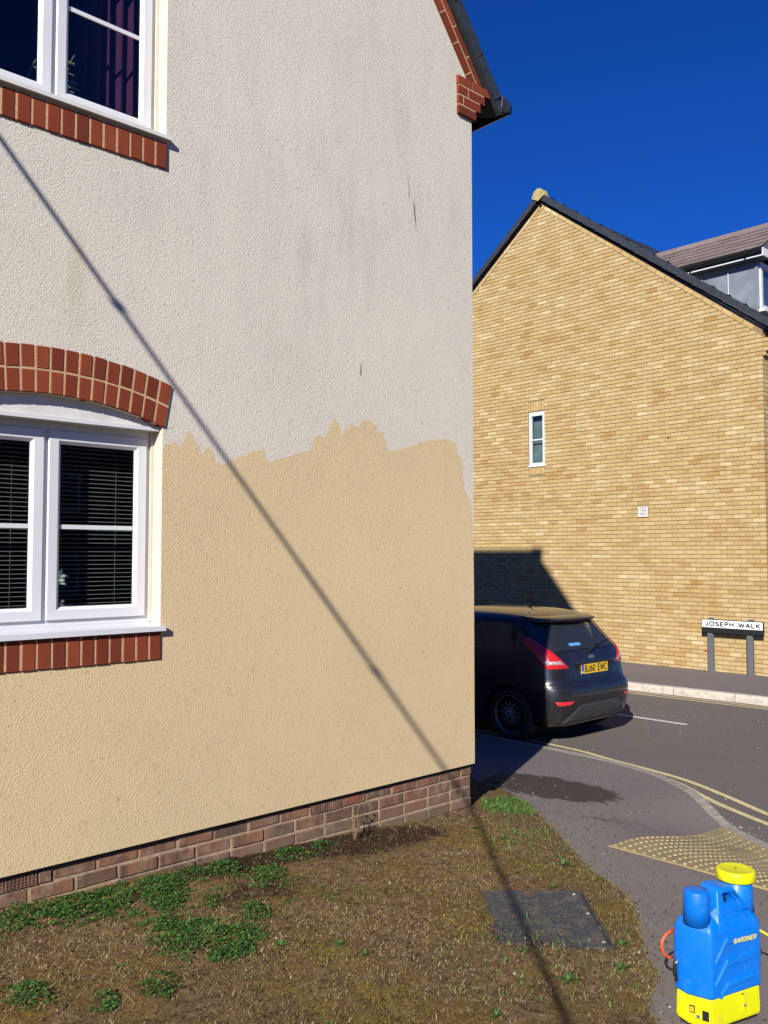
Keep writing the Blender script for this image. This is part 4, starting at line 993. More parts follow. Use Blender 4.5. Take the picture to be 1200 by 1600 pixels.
# vent grille and overflow hole
vt = bb_(MB().box((XB-.022, 8.508, 2.408), (XB+.0, 8.697, 2.425)).box((XB-.022, 8.508, 2.58), (XB, 8.697, 2.597)).box((XB-.022, 8.508, 2.425), (XB, 8.525, 2.58)).box((XB-.022, 8.68, 2.425), (XB, 8.697, 2.58)), 'wall_vent', M['upvc']); bpy.context.view_layer.update()
for i in range(6):
    z_ = 2.43+.025*i; o = MB().prism([(XB-.020, 8.525, z_), (XB-.002, 8.525, z_+.016), (XB-.001, 8.525, z_+.013), (XB-.019, 8.525, z_-.003)], (0, .155, 0)).build('louvre', M['upvc_grey'], vt); o.matrix_parent_inverse = vt.matrix_world.inverted()
o = MB().box((XB-.001, 8.525, 2.425), (XB+.004, 8.68, 2.58)).build('backing', M['grey_plastic'], vt); o.matrix_parent_inverse = vt.matrix_world.inverted()
bb_(MB().tube([(XB-.012, 8.07, 3.814), (XB+.01, 8.07, 3.814)], .017, 10), 'overflow_pipe', M['black'])
# roof slabs + verge capping
TH = .19; RH = .05
roof = [(Y0-.30, ZE+RH-.30*mR*.75), (Y0, ZE+RH), (YR, ZA+RH), (Y1_, ZE+RH), (Y1_+.3, ZE+RH-.3*mL), (Y1_+.3, ZE+.0-.3*mL), (YR, ZA+.015), (Y0, ZE+.015), (Y0-.30, ZE+.015-.30*mR*.75)]
bb_(MB().prism([(XB+.01, a, b) for a, b in roof], (9.1, 0, 0)), 'roof', M['dark_tile'])
for (ya, za, yb, zb) in ((Y0-.28, ZE-.28*mR*.75, YR, ZA), (YR, ZA, Y1_+.28, ZE-.28*mL)):
    bb_(MB().prism([(XB-.035, ya, za+.022), (XB-.035, yb, zb+.022), (XB-.035, yb, zb+.10), (XB-.035, ya, za+.10)], (.044, 0, 0)), 'verge_soffit', M['black_void'])
nU = 17
for (P0, P1) in ((Vector((Y0-.28, ZE+TH-.28*mR*.8)), Vector((YR, ZA+TH))), (Vector((Y1_+.28, ZE+TH-.28*mL)), Vector((YR, ZA+TH)))):
    u_ = (P1-P0).normalized(); n_ = Vector((-u_.y, u_.x)); n_ = n_ if n_.y > 0 else -n_; L_ = (P1-P0).length/nU
    vm = None
    for i in range(nU):
        a = P0+u_*(L_*i); b = P0+u_*(L_*(i+1)+.02)
        mb = MB(); vs = []
        for p, lf_ in ((a, .012), (b, .0)):
            for (dx, h) in ((-.075, -.10), (-.078, .010), (-.055, .024), (.10, .024), (.10, -.02), (-.05, -.10)): q = p+n_*(h+lf_); vs.append((XB+dx, q.x, q.y))
        mb.add(vs, [(5, 4, 3, 2, 1, 0), (6, 7, 8, 9, 10, 11)]+[(j, (j+1) % 6, 6+(j+1) % 6, 6+j) for j in range(6)])
        bb_(mb, 'verge_tile', M['dark_tile'])
        q = a+n_*.03; bb_(MB().box((XB-.035, q.x-.02, q.y-.012), (XB+.0, q.x+.02, q.y+.018)), 'verge_clip', M['black'])
# ridge
rd = [(-.16, -.05), (-.11, .08), (-.03, .13), (.03, .13), (.11, .08), (.16, -.05)]
for i in range(12):
    x0_ = XB-.09+(.46*i-.30 if i else 0); bb_(MB().prism([(x0_, YR+a, ZA+(TH if i == 0 else RH-.05)+b-.035+.004*(i % 2)) for a, b in rd], (.452 if i else .14, 0, 0)), 'ridge_tile', M['lichen'] if i == 0 else M['dark_tile'])
bb_(MB().prism([(XB-.105, YR+a*.95, ZA+TH+b*.95-.035) for a, b in rd+[(0, -.14)]], (.014, 0, 0)), 'ridge_end', M['lichen'])
# dormer
XD = 15.5; yF = 6.90; zg = 7.13
def dm(mb, nm, mt, parent=None, **kw):
    o = mb.build(nm, mt, None, **kw)
    if parent is None: return parB(o)
    o.parent = parent; o.matrix_parent_inverse = parent.matrix_world.inverted(); return o
dz0 = lambda yy: ZE+TH+mR*(yy-Y0)
W2 = 2.3; XE = XD+.10
# cheek box (structure of the dormer)
dorm = dm(MB().prism([(XE, yF, dz0(yF)-.25), (XE, 8.9, dz0(8.9)-.2), (XE, 8.9, 7.02), (XE, yF, 7.02)], (W2-.2, 0, 0)), 'dormer', M['lead']); bpy.context.view_layer.update()
for a, b in ((yF+.002, 7.42), (7.45, 7.93), (7.96, 8.5)):
    dm(MB().prism([(XE-.006, a+.012, dz0(a)-.1), (XE-.006, b-.012, dz0(b)-.1), (XE-.006, b-.012, 7.01), (XE-.006, a+.012, 7.01)], (.008, 0, 0)), 'lead_panel', M['lead'], dorm)
for a in (7.435, 7.945): dm(MB().tube([(XE-.012, a, dz0(a)-.1), (XE-.012, a, 7.01)], .016, 8), 'lead_roll', M['lead'], dorm)
dm(MB().box((XE-.03, yF-.03, dz0(yF)-.2), (XE+.05, yF+.03, 7.02)), 'corner_post', M['lead'], dorm)
# eaves: soffit, white fascia, gutter
XG = XD-.12; yE = 6.72
dm(MB().box((XG+.02, yE, 7.015), (XE+.1, 8.9, 7.03)), 'soffit', M['grey_plastic'], dorm)
dm(MB().box((XG-.0, yE, 7.012), (XG+.02, 8.6, 7.13)), 'fascia', M['grey_plastic'], dorm)
dm(MB().box((XG-.004, yE-.01, 7.008), (XG+.0, 8.5, 7.028)), 'fascia_edge', M['upvc'], dorm)
dm(MB().box((XG-.006, yE-.035, 7.006), (XE+.3, yE-.012, 7.15)), 'bargeboard', M['upvc'], dorm)
gp = [(XG-.058+.06*math.cos(a), 7.13+.06*math.sin(a)) for a in [math.pi*(1+q/8) for q in range(9)]]+[(XG-.01, 7.135), (XG-.10, 7.135)]
dm(MB().prism([(a, yE-.02, b) for a, b in gp], (0, 1.72, 0)), 'gutter', M['black'], dorm, smooth=False)
for a in (6.95, 8.0): dm(MB().box((XG-.115, a, 7.07), (XG-.0, a+.03, 7.15)), 'gutter_bracket', M['black'], dorm)
dm(MB().box((XG-.09, 8.36, 7.03), (XG+.02, 8.42, 7.13)), 'gutter_end', M['upvc'], dorm)
# tiled dormer roof: hipped-free gable roof with ridge along y; courses as overlapping strips of tiles
XRd = XD+W2/2-.1; zRd = 7.15+(XRd-XG)*.66
rise = .66; run = XRd-(XG-.04); LT = math.hypot(run, run*rise); nC = 6
t1 = MB(); tiles = []
for side in (1, -1):
    for c_ in range(nC):
        s0_ = c_/nC; s1_ = (c_+1.12)/nC
        xa = XG-.05+run*s0_; xb = XG-.05+run*min(s1_, 1); za = 7.145+run*rise*s0_+.026; zb_ = 7.145+run*rise*min(s1_, 1)+.002
        if side == -1: xa, xb = 2*XRd-xa, 2*XRd-xb
        y_ = yE-.03+(0 if c_ % 2 else -.16); ymax = 9.7
        while y_ < ymax:
            a = max(y_, yE-.03); b = min(y_+.322, ymax)
            if b-a > .03:
                mbt = MB().prism([(xa, a, za), (xb, a, zb_), (xb, a, zb_-.012), (xa, a, za-.016)], (0, b-a, 0)) if False else None
                tiles.append((xa, xb, za, zb_, a, b-.004))
            y_ += .326
for (xa, xb, za, zb_, a, b) in tiles:
    j = random.uniform(0, .003)
    dm(MB().prism([(xa, a, za+j), (xb, a, zb_+j), (xb, a, zb_-.010), (xa, a, za-.008)], (0, b-a, 0)), 'roof_tile', M['brown_tile'], dorm)
for i in range(7):
    a = yE-.04+.45*i; dm(MB().prism([(XRd+p, a, 7.145+run*rise+q-.01) for p, q in ((-.11, -.04), (-.07, .045), (0, .075), (.07, .045), (.11, -.04))], (0, .445, 0)), 'dormer_ridge_tile', M['brown_tile'], dorm)
dm(MB().prism([(XG-.03, yE-.022, 7.13), (XRd, yE-.022, 7.13+run*rise), (2*XRd-XG+.03, yE-.022, 7.13)], (0, .05, 0)), 'dormer_gable', M['grey_plastic'], dorm)
# dormer window on the street face
wz0, wz1 = dz0(yF)+.05, 6.98
mb = MB()
for (a, b, c_, d_) in ((XE+.02, wz0, XE+.10, wz1), (XE+.95, wz0, XE+1.03, wz1), (XE+1.95, wz0, XE+2.03, wz1), (XE+.1, wz1-.09, XE+.95, wz1), (XE+.1, wz0, XE+.95, wz0+.09), (XE+1.03, wz1-.09, XE+1.95, wz1), (XE+1.03, wz0, XE+1.95, wz0+.09)): mb.box((a, yF-.06, b), (c_, yF-.001, d_))
dm(mb, 'dormer_window_frame', M['upvc'], dorm)
dm(MB().box((XE+.05, yF-.03, wz0+.05), (XE+2, yF-.02, wz1-.05)), 'pane', M['glass'], dorm)
dm(MB().box((XE-.02, yF-.14, wz0-.05), (XE+2.06, yF-.02, wz0-.005)), 'sill', M['upvc'], dorm)

# ---------------------------------------------------------------- street name sign
SY0, SY1, SX = 7.43, 6.36, 14.36
sg = tag(empty('street_sign', (SX, (SY0+SY1)/2, -.272)), 'white street name sign lettered JOSEPH WALK on two grey posts before the brick wall', 'sign')
l0 = lambda x, y, z: (x-SX, y-(SY0+SY1)/2, z+.272)
MB().box(l0(SX-.012, SY1-.004, .385), l0(SX+.012, SY0+.004, .622)).build('board_and_shadow', M['sign_black'], sg, bevel=.012, seg=3)  # black board, its lower strip also standing in for the sign's shadow
pl = MB().box(l0(SX-.0165, SY1+.018, .482), l0(SX-.0125, SY0-.012, .607)).build('name_plate', M['sign_white'], sg)
mw = Matrix.Translation(l0(SX-.0170, (SY0+SY1)/2-.003, .5435)) @ Matrix(((0, 0, -1, 0), (-1, 0, 0, 0), (0, 1, 0, 0), (0, 0, 0, 1)))
text_mesh('JOSEPH WALK', .94, .084, M['sign_black'], sg, 'lettering', mw, th=.235, gap=.24)
for y_ in (7.285, 6.60):
    MB().box(l0(SX+.012, y_-.038, -.6), l0(SX+.082, y_+.038, .645)).build('post', M['post'], sg, bevel=.012)
    MB().box(l0(SX-.02, y_-.045, -.272), l0(SX+.012, y_+.045, -.27)).build('post_base', M['kerb_dirty'], sg)
    MB().box(l0(SX-.032, y_-.038, -.30), l0(SX-.0125, y_+.038, .384)).build('post_front', M['post'], sg, bevel=.006)
o = MB().box((XB-.012, 7.27, .045), (XB-.004, 7.46, .075)).build('wall_mark', M['red_mark']); parB(o)

# ---------------------------------------------------------------- parked car
def sample(levels, z):
    for a, b in zip(levels, levels[1:]):
        if a[0] <= z <= b[0]:
            t = (z-a[0])/(b[0]-a[0]); return [a[i]+(b[i]-a[i])*t for i in range(len(a))]
    return list(levels[-1] if z > levels[-1][0] else levels[0])
#        z     rear   halfW  front  exp
LV = [(.20, .120, .800, 3.86, 7), (.24, .07, .822, 3.90, 7), (.32, .035, .838, 3.93, 7), (.42, .012, .846, 3.95, 7), (.50, .0, .850, 3.95, 7), (.58, .005, .850, 3.94, 7), (.64, .025, .850, 3.92, 7), (.68, .060, .850, 3.90, 7), (.76, .08, .850, 3.84, 7), (.84, .095, .848, 3.7, 6.8),
      (.92, .115, .842, 3.35, 6.5), (.99, .145, .828, 2.95, 6.2), (1.03, .175, .812, 2.85, 6.), (1.10, .235, .783, 2.7, 5.8), (1.18, .305, .750, 2.5, 5.6), (1.26, .375, .716, 2.32, 5.4), (1.315, .425, .690, 2.2, 5.2), (1.345, .46, .668, 2.12, 5.), (1.375, .51, .63, 2.05, 4.6), (1.40, .58, .575, 1.98, 4.), (1.42, .67, .50, 1.9, 3.6), (1.437, .80, .39, 1.8, 3.), (1.447, .95, .24, 1.65, 2.6), (1.45, 1.12, .06, 1.45, 2.2)]
zs_l = [l[0] for l in LV]
from bisect import bisect
def catz(z, c):
    """smooth (monotone-ish) interpolation of column c"""
    i = min(max(bisect(zs_l, z)-1, 0), len(LV)-2); z0_, z1_ = zs_l[i], zs_l[i+1]; t = min(max((z-z0_)/(z1_-z0_), 0), 1)
    y0_, y1_ = LV[i][c], LV[i+1][c]
    m0 = (LV[i+1][c]-LV[i-1][c])/(zs_l[i+1]-zs_l[i-1]) if i > 0 else (y1_-y0_)/(z1_-z0_)
    m1 = (LV[i+2][c]-LV[i][c])/(zs_l[i+2]-zs_l[i]) if i+2 < len(LV) else (y1_-y0_)/(z1_-z0_)
    if (y1_-y0_)*m0 < 0: m0 = 0
    if (y1_-y0_)*m1 < 0: m1 = 0
    h = z1_-z0_; return (2*t**3-3*t*t+1)*y0_+(t**3-2*t*t+t)*h*m0+(-2*t**3+3*t*t)*y1_+(t**3-t*t)*h*m1
def surf(phi, z):
    """phi in degrees: 0 rear centre, -90 left side, +90 right side, 180 front. car frame: x right, y forward, origin at the rear, on the ground"""
    R, Wd, F, n_ = (catz(z, c) for c in (1, 2, 3, 4))
    cy = (R+F)/2; a = (F-R)/2; oy = R+min(.9, a); s_, c_ = math.sin(math.radians(phi)), -math.cos(math.radians(phi))
    lo_, hi_ = 0., 4.
    for _ in range(26):
        m_ = (lo_+hi_)/2; v = (abs(s_*m_)/Wd)**n_+(abs(oy+c_*m_-cy)/a)**n_
        if v > 1: hi_ = m_
        else: lo_ = m_
    return Vector((s_*lo_, oy+c_*lo_, z))
def nrm(phi, z):
    e = .6; a = surf(phi+e, z)-surf(phi-e, z); b = surf(phi, min(z+.01, 1.449))-surf(phi, z-.01); n_ = a.cross(b)
    n_.normalize(); p = surf(phi, z); 
    if n_.dot(p-Vector((0, 1.6, .7))) < 0: n_ = -n_
    return n_
CAR = (8.665, 5.715, RZ+.004)
car = tag(empty('parked_car', CAR), 'black five-door hatchback parked at the kerb with its rear towards the camera', 'car')
k = NT('black_car_paint'); dust = k.ramp(k.noise(3, 5, .7), [(.3, (.009, .010, .014)), (.75, (.022, .022, .024))])
k.set(Base_Color=dust, Roughness=k.ramp(k.noise(40, 3), [(.3, .30), (.8, .42)]), Metallic=.25); k.b.inputs['Coat Weight'].default_value = .8; k.b.inputs['Coat Roughness'].default_value = .09; M['paint'] = k.m
M['bumper'] = plain('dark_bumper_plastic', (.036, .037, .040), .62, .25, 30)
M['frit'] = plain('glass_frit', (.008, .009, .010), .35, .1, 9)
zz = sorted(set([.20, .22, .24, .28, .32, .37, .42, .46, .50, .54, .58, .61, .64, .66, .68, .72, .76, .80, .84, .88, .92, .955, .99, 1.03, 1.065, 1.10, 1.14, 1.18, 1.22, 1.26, 1.285, 1.315, 1.33, 1.345, 1.36, 1.375, 1.39, 1.40, 1.41, 1.42, 1.43, 1.437, 1.443, 1.447, 1.449]))
ph = [-180+i*1.2 for i in range(0, 50)]+[-120+i*2.4 for i in range(1, 100)]+[121.2+i*1.2 for i in range(0, 49)]
WR = .30; AX1, AX2 = .645, 3.10
mb = MB(); keepf = []
for z_ in zz:
    for p in ph: mb.v.append(tuple(surf(p, z_)))
n_ = len(ph)
for i in range(len(zz)-1):
    for j in range(n_):
        q = (i*n_+j, i*n_+(j+1) % n_, (i+1)*n_+(j+1) % n_, (i+1)*n_+j); c_ = sum((Vector(mb.v[t]) for t in q), Vector())/4
        if abs(c_.x) > .6 and c_.z < .7 and any(math.hypot(c_.y-ax_, c_.z-WR) < .345 for ax_ in (AX1, AX2)): continue
        pj = ph[j]+1.2
        if 1.03 <= zz[i] < 1.285 and abs(pj) < 34: continue                            # rear screen
        if 1.03 <= zz[i] < 1.285 and abs(c_.x) > .55 and .62 < c_.y < 2.25 and not 1.28 < c_.y < 1.36: continue   # side glass
        if 1.065 <= zz[i] < 1.315 and c_.y > 2.2 and abs(c_.x) < .55: continue
        mb.f.append(q); mb.mi.append(0)
mb.f.append(tuple(range((len(zz)-1)*n_, len(zz)*n_))); mb.mi.append(0)
body = mb.build('body', M['paint'], car, smooth=True)
MB().box((-.76, .25, .20), (.76, 3.75, .34)).build('underbody', M['black_void'], car)
def patch(nm, mat, zr, pr, d, nzs=10, nps=16, parent=None, smooth=True, rim=True):
    """surface patch: z from zr[0] to zr[1], phi range pr(t)->(a,b), lifted d"""
    mb = MB()
    for i in range(nzs+1):
        t = i/nzs; z_ = zr[0]+(zr[1]-zr[0])*t; a, b = pr(t)
        for j in range(nps+1):
            p = a+(b-a)*j/nps; edge = 0 if (0 < i < nzs and 0 < j < nps) else 1
            mb.v.append(tuple(surf(p, z_)+nrm(p, z_)*(d if not (edge and rim) else -.004)))
    for i in range(nzs):
        for j in range(nps): mb.f.append((i*(nps+1)+j, i*(nps+1)+j+1, (i+1)*(nps+1)+j+1, (i+1)*(nps+1)+j)); mb.mi.append(0)
    return mb.build(nm, mat, parent or car, smooth=smooth)
def lerp(a, b, t): return a+(b-a)*t
# rear screen
rw = patch('rear_window', M['car_glass'], (1.005, 1.318), lambda t: (-(42.5-1.5*t), 42.5-1.5*t), .004, 14, 26)
fr = MB()
# spoiler lip
sp = []
for i in range(25):
    p = -39+3.25*i
    base = surf(p, 1.352); n0 = Vector((math.sin(math.radians(p))*.35, -1, 0)).normalized()
    fall = 1-(abs(p)/43)**4*.6
    sp.append([base+Vector((0, .10, .030)), base+n0*.03*fall+Vector((0, 0, .018)), base+n0*.135*fall+Vector((0, 0, -.006)), base+n0*.145*fall+Vector((0, 0, -.022)), base+n0*.12*fall+Vector((0, 0, -.034)), base+n0*-.01+Vector((0, 0, -.028))])
mb = MB(); [mb.v.extend(tuple(v) for v in r) for r in sp]
for i in range(24):
    for j in range(5): mb.f.append((i*6+j, i*6+j+1, (i+1)*6+j+1, (i+1)*6+j)); mb.mi.append(0)
mb.f += [tuple(range(6)), tuple(range(24*6+5, 24*6-1, -1))]; mb.mi += [0, 0]
spo = mb.build('spoiler', M['paint'], car, smooth=True)
MB().box((-.16, .345-.005, 1.312), (.16, .36, 1.322)).build('brake_light', plain('dark_red_lens', (.12, .01, .01), .3), spo)
# tail lamps (red lens, pale lower lens) left and right
k = NT('red_lamp_lens'); cell = k.ramp(k.voro(75), [(.1, (.75, .03, .03)), (.5, (.42, .008, .012))]); k.set(Base_Color=cell, Roughness=.15); k.b.inputs['Coat Weight'].default_value = 1; k.bump(k.voro(75), .6, .006); M['red_lens'] = k.m
k = NT('clear_lamp_lens'); k.set(Base_Color=k.ramp(k.voro(90), [(.1, (.9, .85, .85)), (.6, (.35, .25, .26))]), Roughness=.12, Metallic=.3); k.bump(k.voro(90), .7, .006); M['clear_lens'] = k.m
M['redrefl'] = plain('red_reflector', (.55, .02, .03), .25, .15, 60, coat=.6)
for s_ in (-1, 1):
    def rng_(t):   # t=0 bottom z .80, t=1 top z 1.17 : inner edge slants up and outwards
        inner = 26+17*t**.9; outer = 44.5+5.5*min(1, t*1.4)-1.5*t*t
        return (s_*inner, s_*max(outer, inner+3))
    lamp = patch('tail_lamp', M['red_lens'], (.825, 1.165), rng_, .010, 18, 14)
    def rng2(t):
        inner = 26.3+17*((.043+.05*t)/.34)**.9; return (s_*(inner+.9), s_*(44.0+1.*t))
    patch('lamp_lens', M['clear_lens'], (.868, .918), rng2, .0135, 6, 10, parent=lamp)
    patch('reflector', M['redrefl'], (.435, .487), lambda t: (s_*lerp(31, 27.5, t), s_*lerp(40.0, 42.5, t)), .006, 4, 10)
# lower dark bumper valance
patch('bumper_valance', M['bumper'], (.215, .435), lambda t: (-lerp(37, 22, t**1.3), lerp(37, 22, t**1.3)), .007, 12, 36)
# tailgate shut line
def line_on(pts, r, mat, nm, d=.0):
    mb = MB(); P = [surf(p, z_)+nrm(p, z_)*d for p, z_ in pts]; mb.tube(P, r, 5); return mb.build(nm, mat, car)
gl = [(-33+0*i, 0) for i in range(0)]
left = [(-34.5, 1.0), (-30.5, .93), (-27.5, .875), (-25.5, .80), (-25, .74), (-24, .70), (-21, .672), (-15, .66), (-8, .655), (0, .655)]
line_on(left+[(-p, z_) for p, z_ in left[-2::-1]], .0045, M['frit'], 'shut_line')
line_on([(-46+2*i, .632) for i in range(47)], .0035, M['frit'], 'bumper_joint')
line_on([(p, 1.012+.0) for p in range(-33, 34, 3)], .004, M['frit'], 'window_seal', .004)
# number plate recess and plate
yp = surf(0, .80).y
rec = MB().prism([(-.345, yp-.006, .862), (.345, yp-.006, .862), (.30, yp-.002, .745), (-.30, yp-.002, .745)], (0, .03, 0)).build('plate_recess', M['frit'], car)
MB().box((-.34, yp-.028, .862), (.34, yp+.01, .882)).build('tailgate_handle', M['paint'], car, bevel=.006)
pb = MB().box((-.26, yp-.016, .748), (.26, yp-.010, .859)).build('number_plate', plain('yellow_plate', (.72, .46, .02), .4, .04, 10), car)
MB().box((-.26, yp-.0175, .748), (-.215, yp-.0162, .859)).build('blue_band', plain('plate_blue', (.02, .09, .40), .4), pb)
ry = Matrix(((1, 0, 0, 0), (0, 0, -1, 0), (0, 1, 0, 0), (0, 0, 0, 1)))
text_mesh('BJ60 EWC', .425, .082, plain('plate_black', (.008, .008, .008), .5), pb, 'plate_lettering', Matrix.Translation((.022, yp-.0168, .803)) @ ry, th=.17, gap=.20)
text_mesh('GB', .026, .018, M['sign_white'], pb, 'country_letters', Matrix.Translation((-.238, yp-.0182, .768)) @ ry, th=.2)['kind'] = 'stuff'
# badge, script, lock, wiper, sticker
bd = MB(); ym = surf(0, .935).y; vs = []
for r_, dy in ((1, 0), (.86, -.008), (.8, -.006)):
    for q in range(28): a = q*math.pi/14; vs.append((.062*r_*math.cos(a), ym-.004+dy, .925+.026*r_*math.sin(a)+.012*0))
bd.add(vs, [(q, (q+1) % 28, 28+(q+1) % 28, 28+q) for q in range(28)]+[(28+q, 28+(q+1) % 28, 56+(q+1) % 28, 56+q) for q in range(28)]+[tuple(range(56, 84))])
bd.build('badge', plain('badge_chrome', (.25, .28, .34), .25, .1, 9, metal=.8), car)
M['chrome'] = plain('chrome_script', (.6, .62, .66), .25, .05, 9, metal=.9)
pp = surf(24, .86); text_mesh('1.25', .10, .035, M['chrome'], car, 'script', Matrix.Translation((.47, pp.y-.012, .862)) @ Matrix.Rotation(.12, 4, 'Z') @ ry, th=.2, ext=.002)
MB().tube([(.03, surf(3, .69).y-.004, .70), (.03, surf(3, .69).y-.012, .70)], .013, 12).build('lock', M['black'], car)
q0 = surf(0, 1.0)+Vector((0, -.012, .005)); q1 = surf(26, 1.10)+Vector((0, -.02, 0))
wp = MB().tube([surf(0, .99)+Vector((.0, .01, 0)), q0+Vector((0, -.02, 0))], .022, 10).tube([q0+Vector((0, -.018, 0)), (q0+q1)/2+Vector((0, -.02, 0)), q1], [.011, .008, .006], 6).tube([surf(8, 1.045)+Vector((0, -.018, 0)), surf(18, 1.065)+Vector((0, -.018, 0)), surf(31, 1.085)+Vector((0, -.016, 0))], .006, 5).build('wiper', M['black'], car)
mb = MB()
stk = patch('window_sticker', plain('blue_sticker', (.10, .28, .52), .5, .35, 70), (1.052, 1.082), lambda t: (-19, -6), .0055, 2, 6, rim=False)
# side glass + trims, handles, mirror
for s_ in (-1, 1):
    for (a, b) in ((.60, 1.29), (1.34, 2.27)):
        mb = MB(); nn = 8
        for i in range(nn+1):
            z_ = 1.015+.285*i/nn
            for j in range(9):
                yy = lerp(a+.12*(i/nn if a < 1 else 0), b, j/8); R, Wd, F, ne = (catz(z_, c) for c in (1, 2, 3, 4)); cy = (R+F)/2; ha = (F-R)/2
                xx = Wd*(max(0, 1-(abs(yy-cy)/ha)**ne))**(1/ne); mb.v.append((s_*(xx+.003), yy, z_))
        for i in range(nn):
            for j in range(8): mb.f.append((i*9+j, i*9+j+1, (i+1)*9+j+1, (i+1)*9+j)); mb.mi.append(0)
        mb.build('side_window', M['car_glass'], car, smooth=True)
    for yy in (1.42, 2.35): MB().box((s_*.855-.02, yy, .865), (s_*.855+.02, yy+.16, .895)).build('door_handle', M['paint'], car, bevel=.01)
    mb = MB().box((s_*.80-.02, 2.42, .96), (s_*.97+.0, 2.55, 1.10)); mb.build('door_mirror', M['paint'], car, bevel=.03, seg=3)
    mb = MB()
    for ax_ in (AX1, AX2):
        vs = []; ns = 20
        for q in range(ns+1):
            an = -.25+ (math.pi+.5)*q/ns; yy, z_ = ax_+.335*math.cos(an), WR+.335*math.sin(an); z_ = max(z_, .205)
            R, Wd, F, ne = (catz(z_, c) for c in (1, 2, 3, 4)); cy = (R+F)/2; ha = (F-R)/2; xx = Wd*(max(.0, 1-(abs(yy-cy)/ha)**ne))**(1/ne)
            yo, zo = ax_+.375*math.cos(an), WR+.375*math.sin(an); zo = max(zo, .205)
            R, Wd, F, ne = (catz(zo, c) for c in (1, 2, 3, 4)); cy = (R+F)/2; ha = (F-R)/2; xo = Wd*(max(.0, 1-(abs(yo-cy)/ha)**ne))**(1/ne)
            vs += [(s_*(xx+.006), yy, z_), (s_*(xo+.001), yo, zo), (s_*.58, yy, z_)]
        mb.add(vs, [(3*q, 3*q+1, 3*q+4, 3*q+3) for q in range(ns)]+[(3*q, 3*q+2, 3*q+5, 3*q+3) for q in range(ns)])
    mb.build('wheel_arch', M['frit'], car)['kind'] = 'stuff'
    for ax_ in (AX1, AX2):
        wh = MB(); Mx = Matrix.Translation((s_*.745, ax_, WR)) @ Matrix.Rotation(math.pi/2*s_, 4, 'Y')
        tyre = MB().lathe([(.19, -.09), (.275, -.09), (.295, -.075), (.30, -.03), (.30, .03), (.295, .075), (.275, .088), (.215, .09), (.205, .07)], 36, Mx)
        w_ = tyre.build('wheel', M['rubber'], car, smooth=True)
        MB().lathe([(.02, .02), (.205, .02), (.205, .045), (.20, .05)], 30, Mx).build('wheel_back', M['black'], w_)
        rm = MB().lathe([(.196, .05), (.214, .05), (.216, .082), (.206, .084), (.196, .07)], 36, Mx)
        rm.lathe([(.05, .05), (.05, .085), (.03, .095), (.002, .096)], 20, Mx)
        for q in range(14):
            a = q*2*math.pi/14; d = Vector((math.cos(a), math.sin(a), 0)); t_ = Vector((-math.sin(a), math.cos(a), 0))
            vs = [d*.04+t_*.011+Vector((0, 0, .08)), d*.04-t_*.011+Vector((0, 0, .08)), d*.2-t_*.013+Vector((0, 0, .065)), d*.2+t_*.010+Vector((0, 0, .065))]
            vs += [v-Vector((0, 0, .02)) for v in vs]; rm.add([Mx @ v for v in vs], [(0, 1, 2, 3), (4, 5, 1, 0), (5, 6, 2, 1), (6, 7, 3, 2), (7, 4, 0, 3)])
        rm.build('rim', M['rim'], w_)
        MB().box((-.01, -.01, -.01), (.01, .01, .01)) 
# cabin: seats, head rests
MB().box((-.62, .75, .55), (.62, .90, 1.02)).build('rear_seat', plain('seat_cloth', (.03, .03, .035), .9), car, bevel=.05, seg=3)
for x_ in (-.38, .38):
    MB().box((x_-.12, .80, 1.05), (x_+.12, .88, 1.18)).build('head_rest', M['bumper'], car, bevel=.03, seg=3)
    MB().box((x_-.23, 1.85, .45), (x_+.23, 2.0, 1.08)).build('front_seat', M['bumper'], car, bevel=.05, seg=3)
    MB().box((x_-.11, 1.90, 1.10), (x_+.11, 1.98, 1.25)).build('head_rest', M['bumper'], car, bevel=.03, seg=3)
MB().box((-.66, .35, .5), (.66, 3.3, .56)).build('cabin_floor', M['black_void'], car)
MB().tube([(0, 1.02, 1.435), (0, .92, 1.49), (0, .86, 1.53)], [.012, .005, .003], 6).build('aerial', M['black'], car)

# ---------------------------------------------------------------- backpack water tank
BZ = pz(3.12, 1.66)
TH_ = math.radians(28)
rgt = Vector((.73212, -.68118)); fw_ = Vector((.68118, .73212))
ex = rgt*math.cos(TH_)+fw_*math.sin(TH_)
ang = math.atan2(ex.y, ex.x)
bp = tag(empty('backpack_tank', (3.113, 1.596, BZ+.006), ang), 'blue backpack water tank with yellow base and round yellow filler cap on the path', 'water tank')
bp.scale = (1, 1, .88)
# local frame: x along the front face, y away from the camera, z up; front-left edge at the origin
k = NT('blue_tank_plastic'); k.set(Base_Color=k.mix(k.ramp(k.noise(28, 5, .8), [(.56, 0.), (.74, .35)]), k.ramp(k.noise(7, 3), [(.3, (.0, .125, .53)), (.7, (.0, .15, .60))]), (.10, .17, .32)), Roughness=k.ramp(k.noise(35, 4), [(.3, .34), (.8, .55)])); k.b.inputs['Specular IOR Level'].default_value = .4; k.bump(k.noise(260, 2), .15, .001); M['blue'] = k.m
k = NT('yellow_plastic'); k.set(Base_Color=k.mix(k.ramp(k.noise(16, 4, .7), [(.5, 0.), (.75, .5)]), (.60, .60, .0), (.42, .36, .06)), Roughness=.42); M['yel'] = k.m
def sect(g, z, inx=0, iny=0):
    w = .262; pts = [(0, 0), (w, 0), (w+.034, .08), (w+.028, .145), (w-.01, .16), (.01, .16), (-.040, .145), (-.044, .08)]
    cx, cy = w/2, .08; sx = (w/2+g-inx)/(w/2); sy = (.08+g-iny)/.08
    return [(cx+(a-cx)*sx, cy+(b-cy)*sy, z) for a, b in pts]
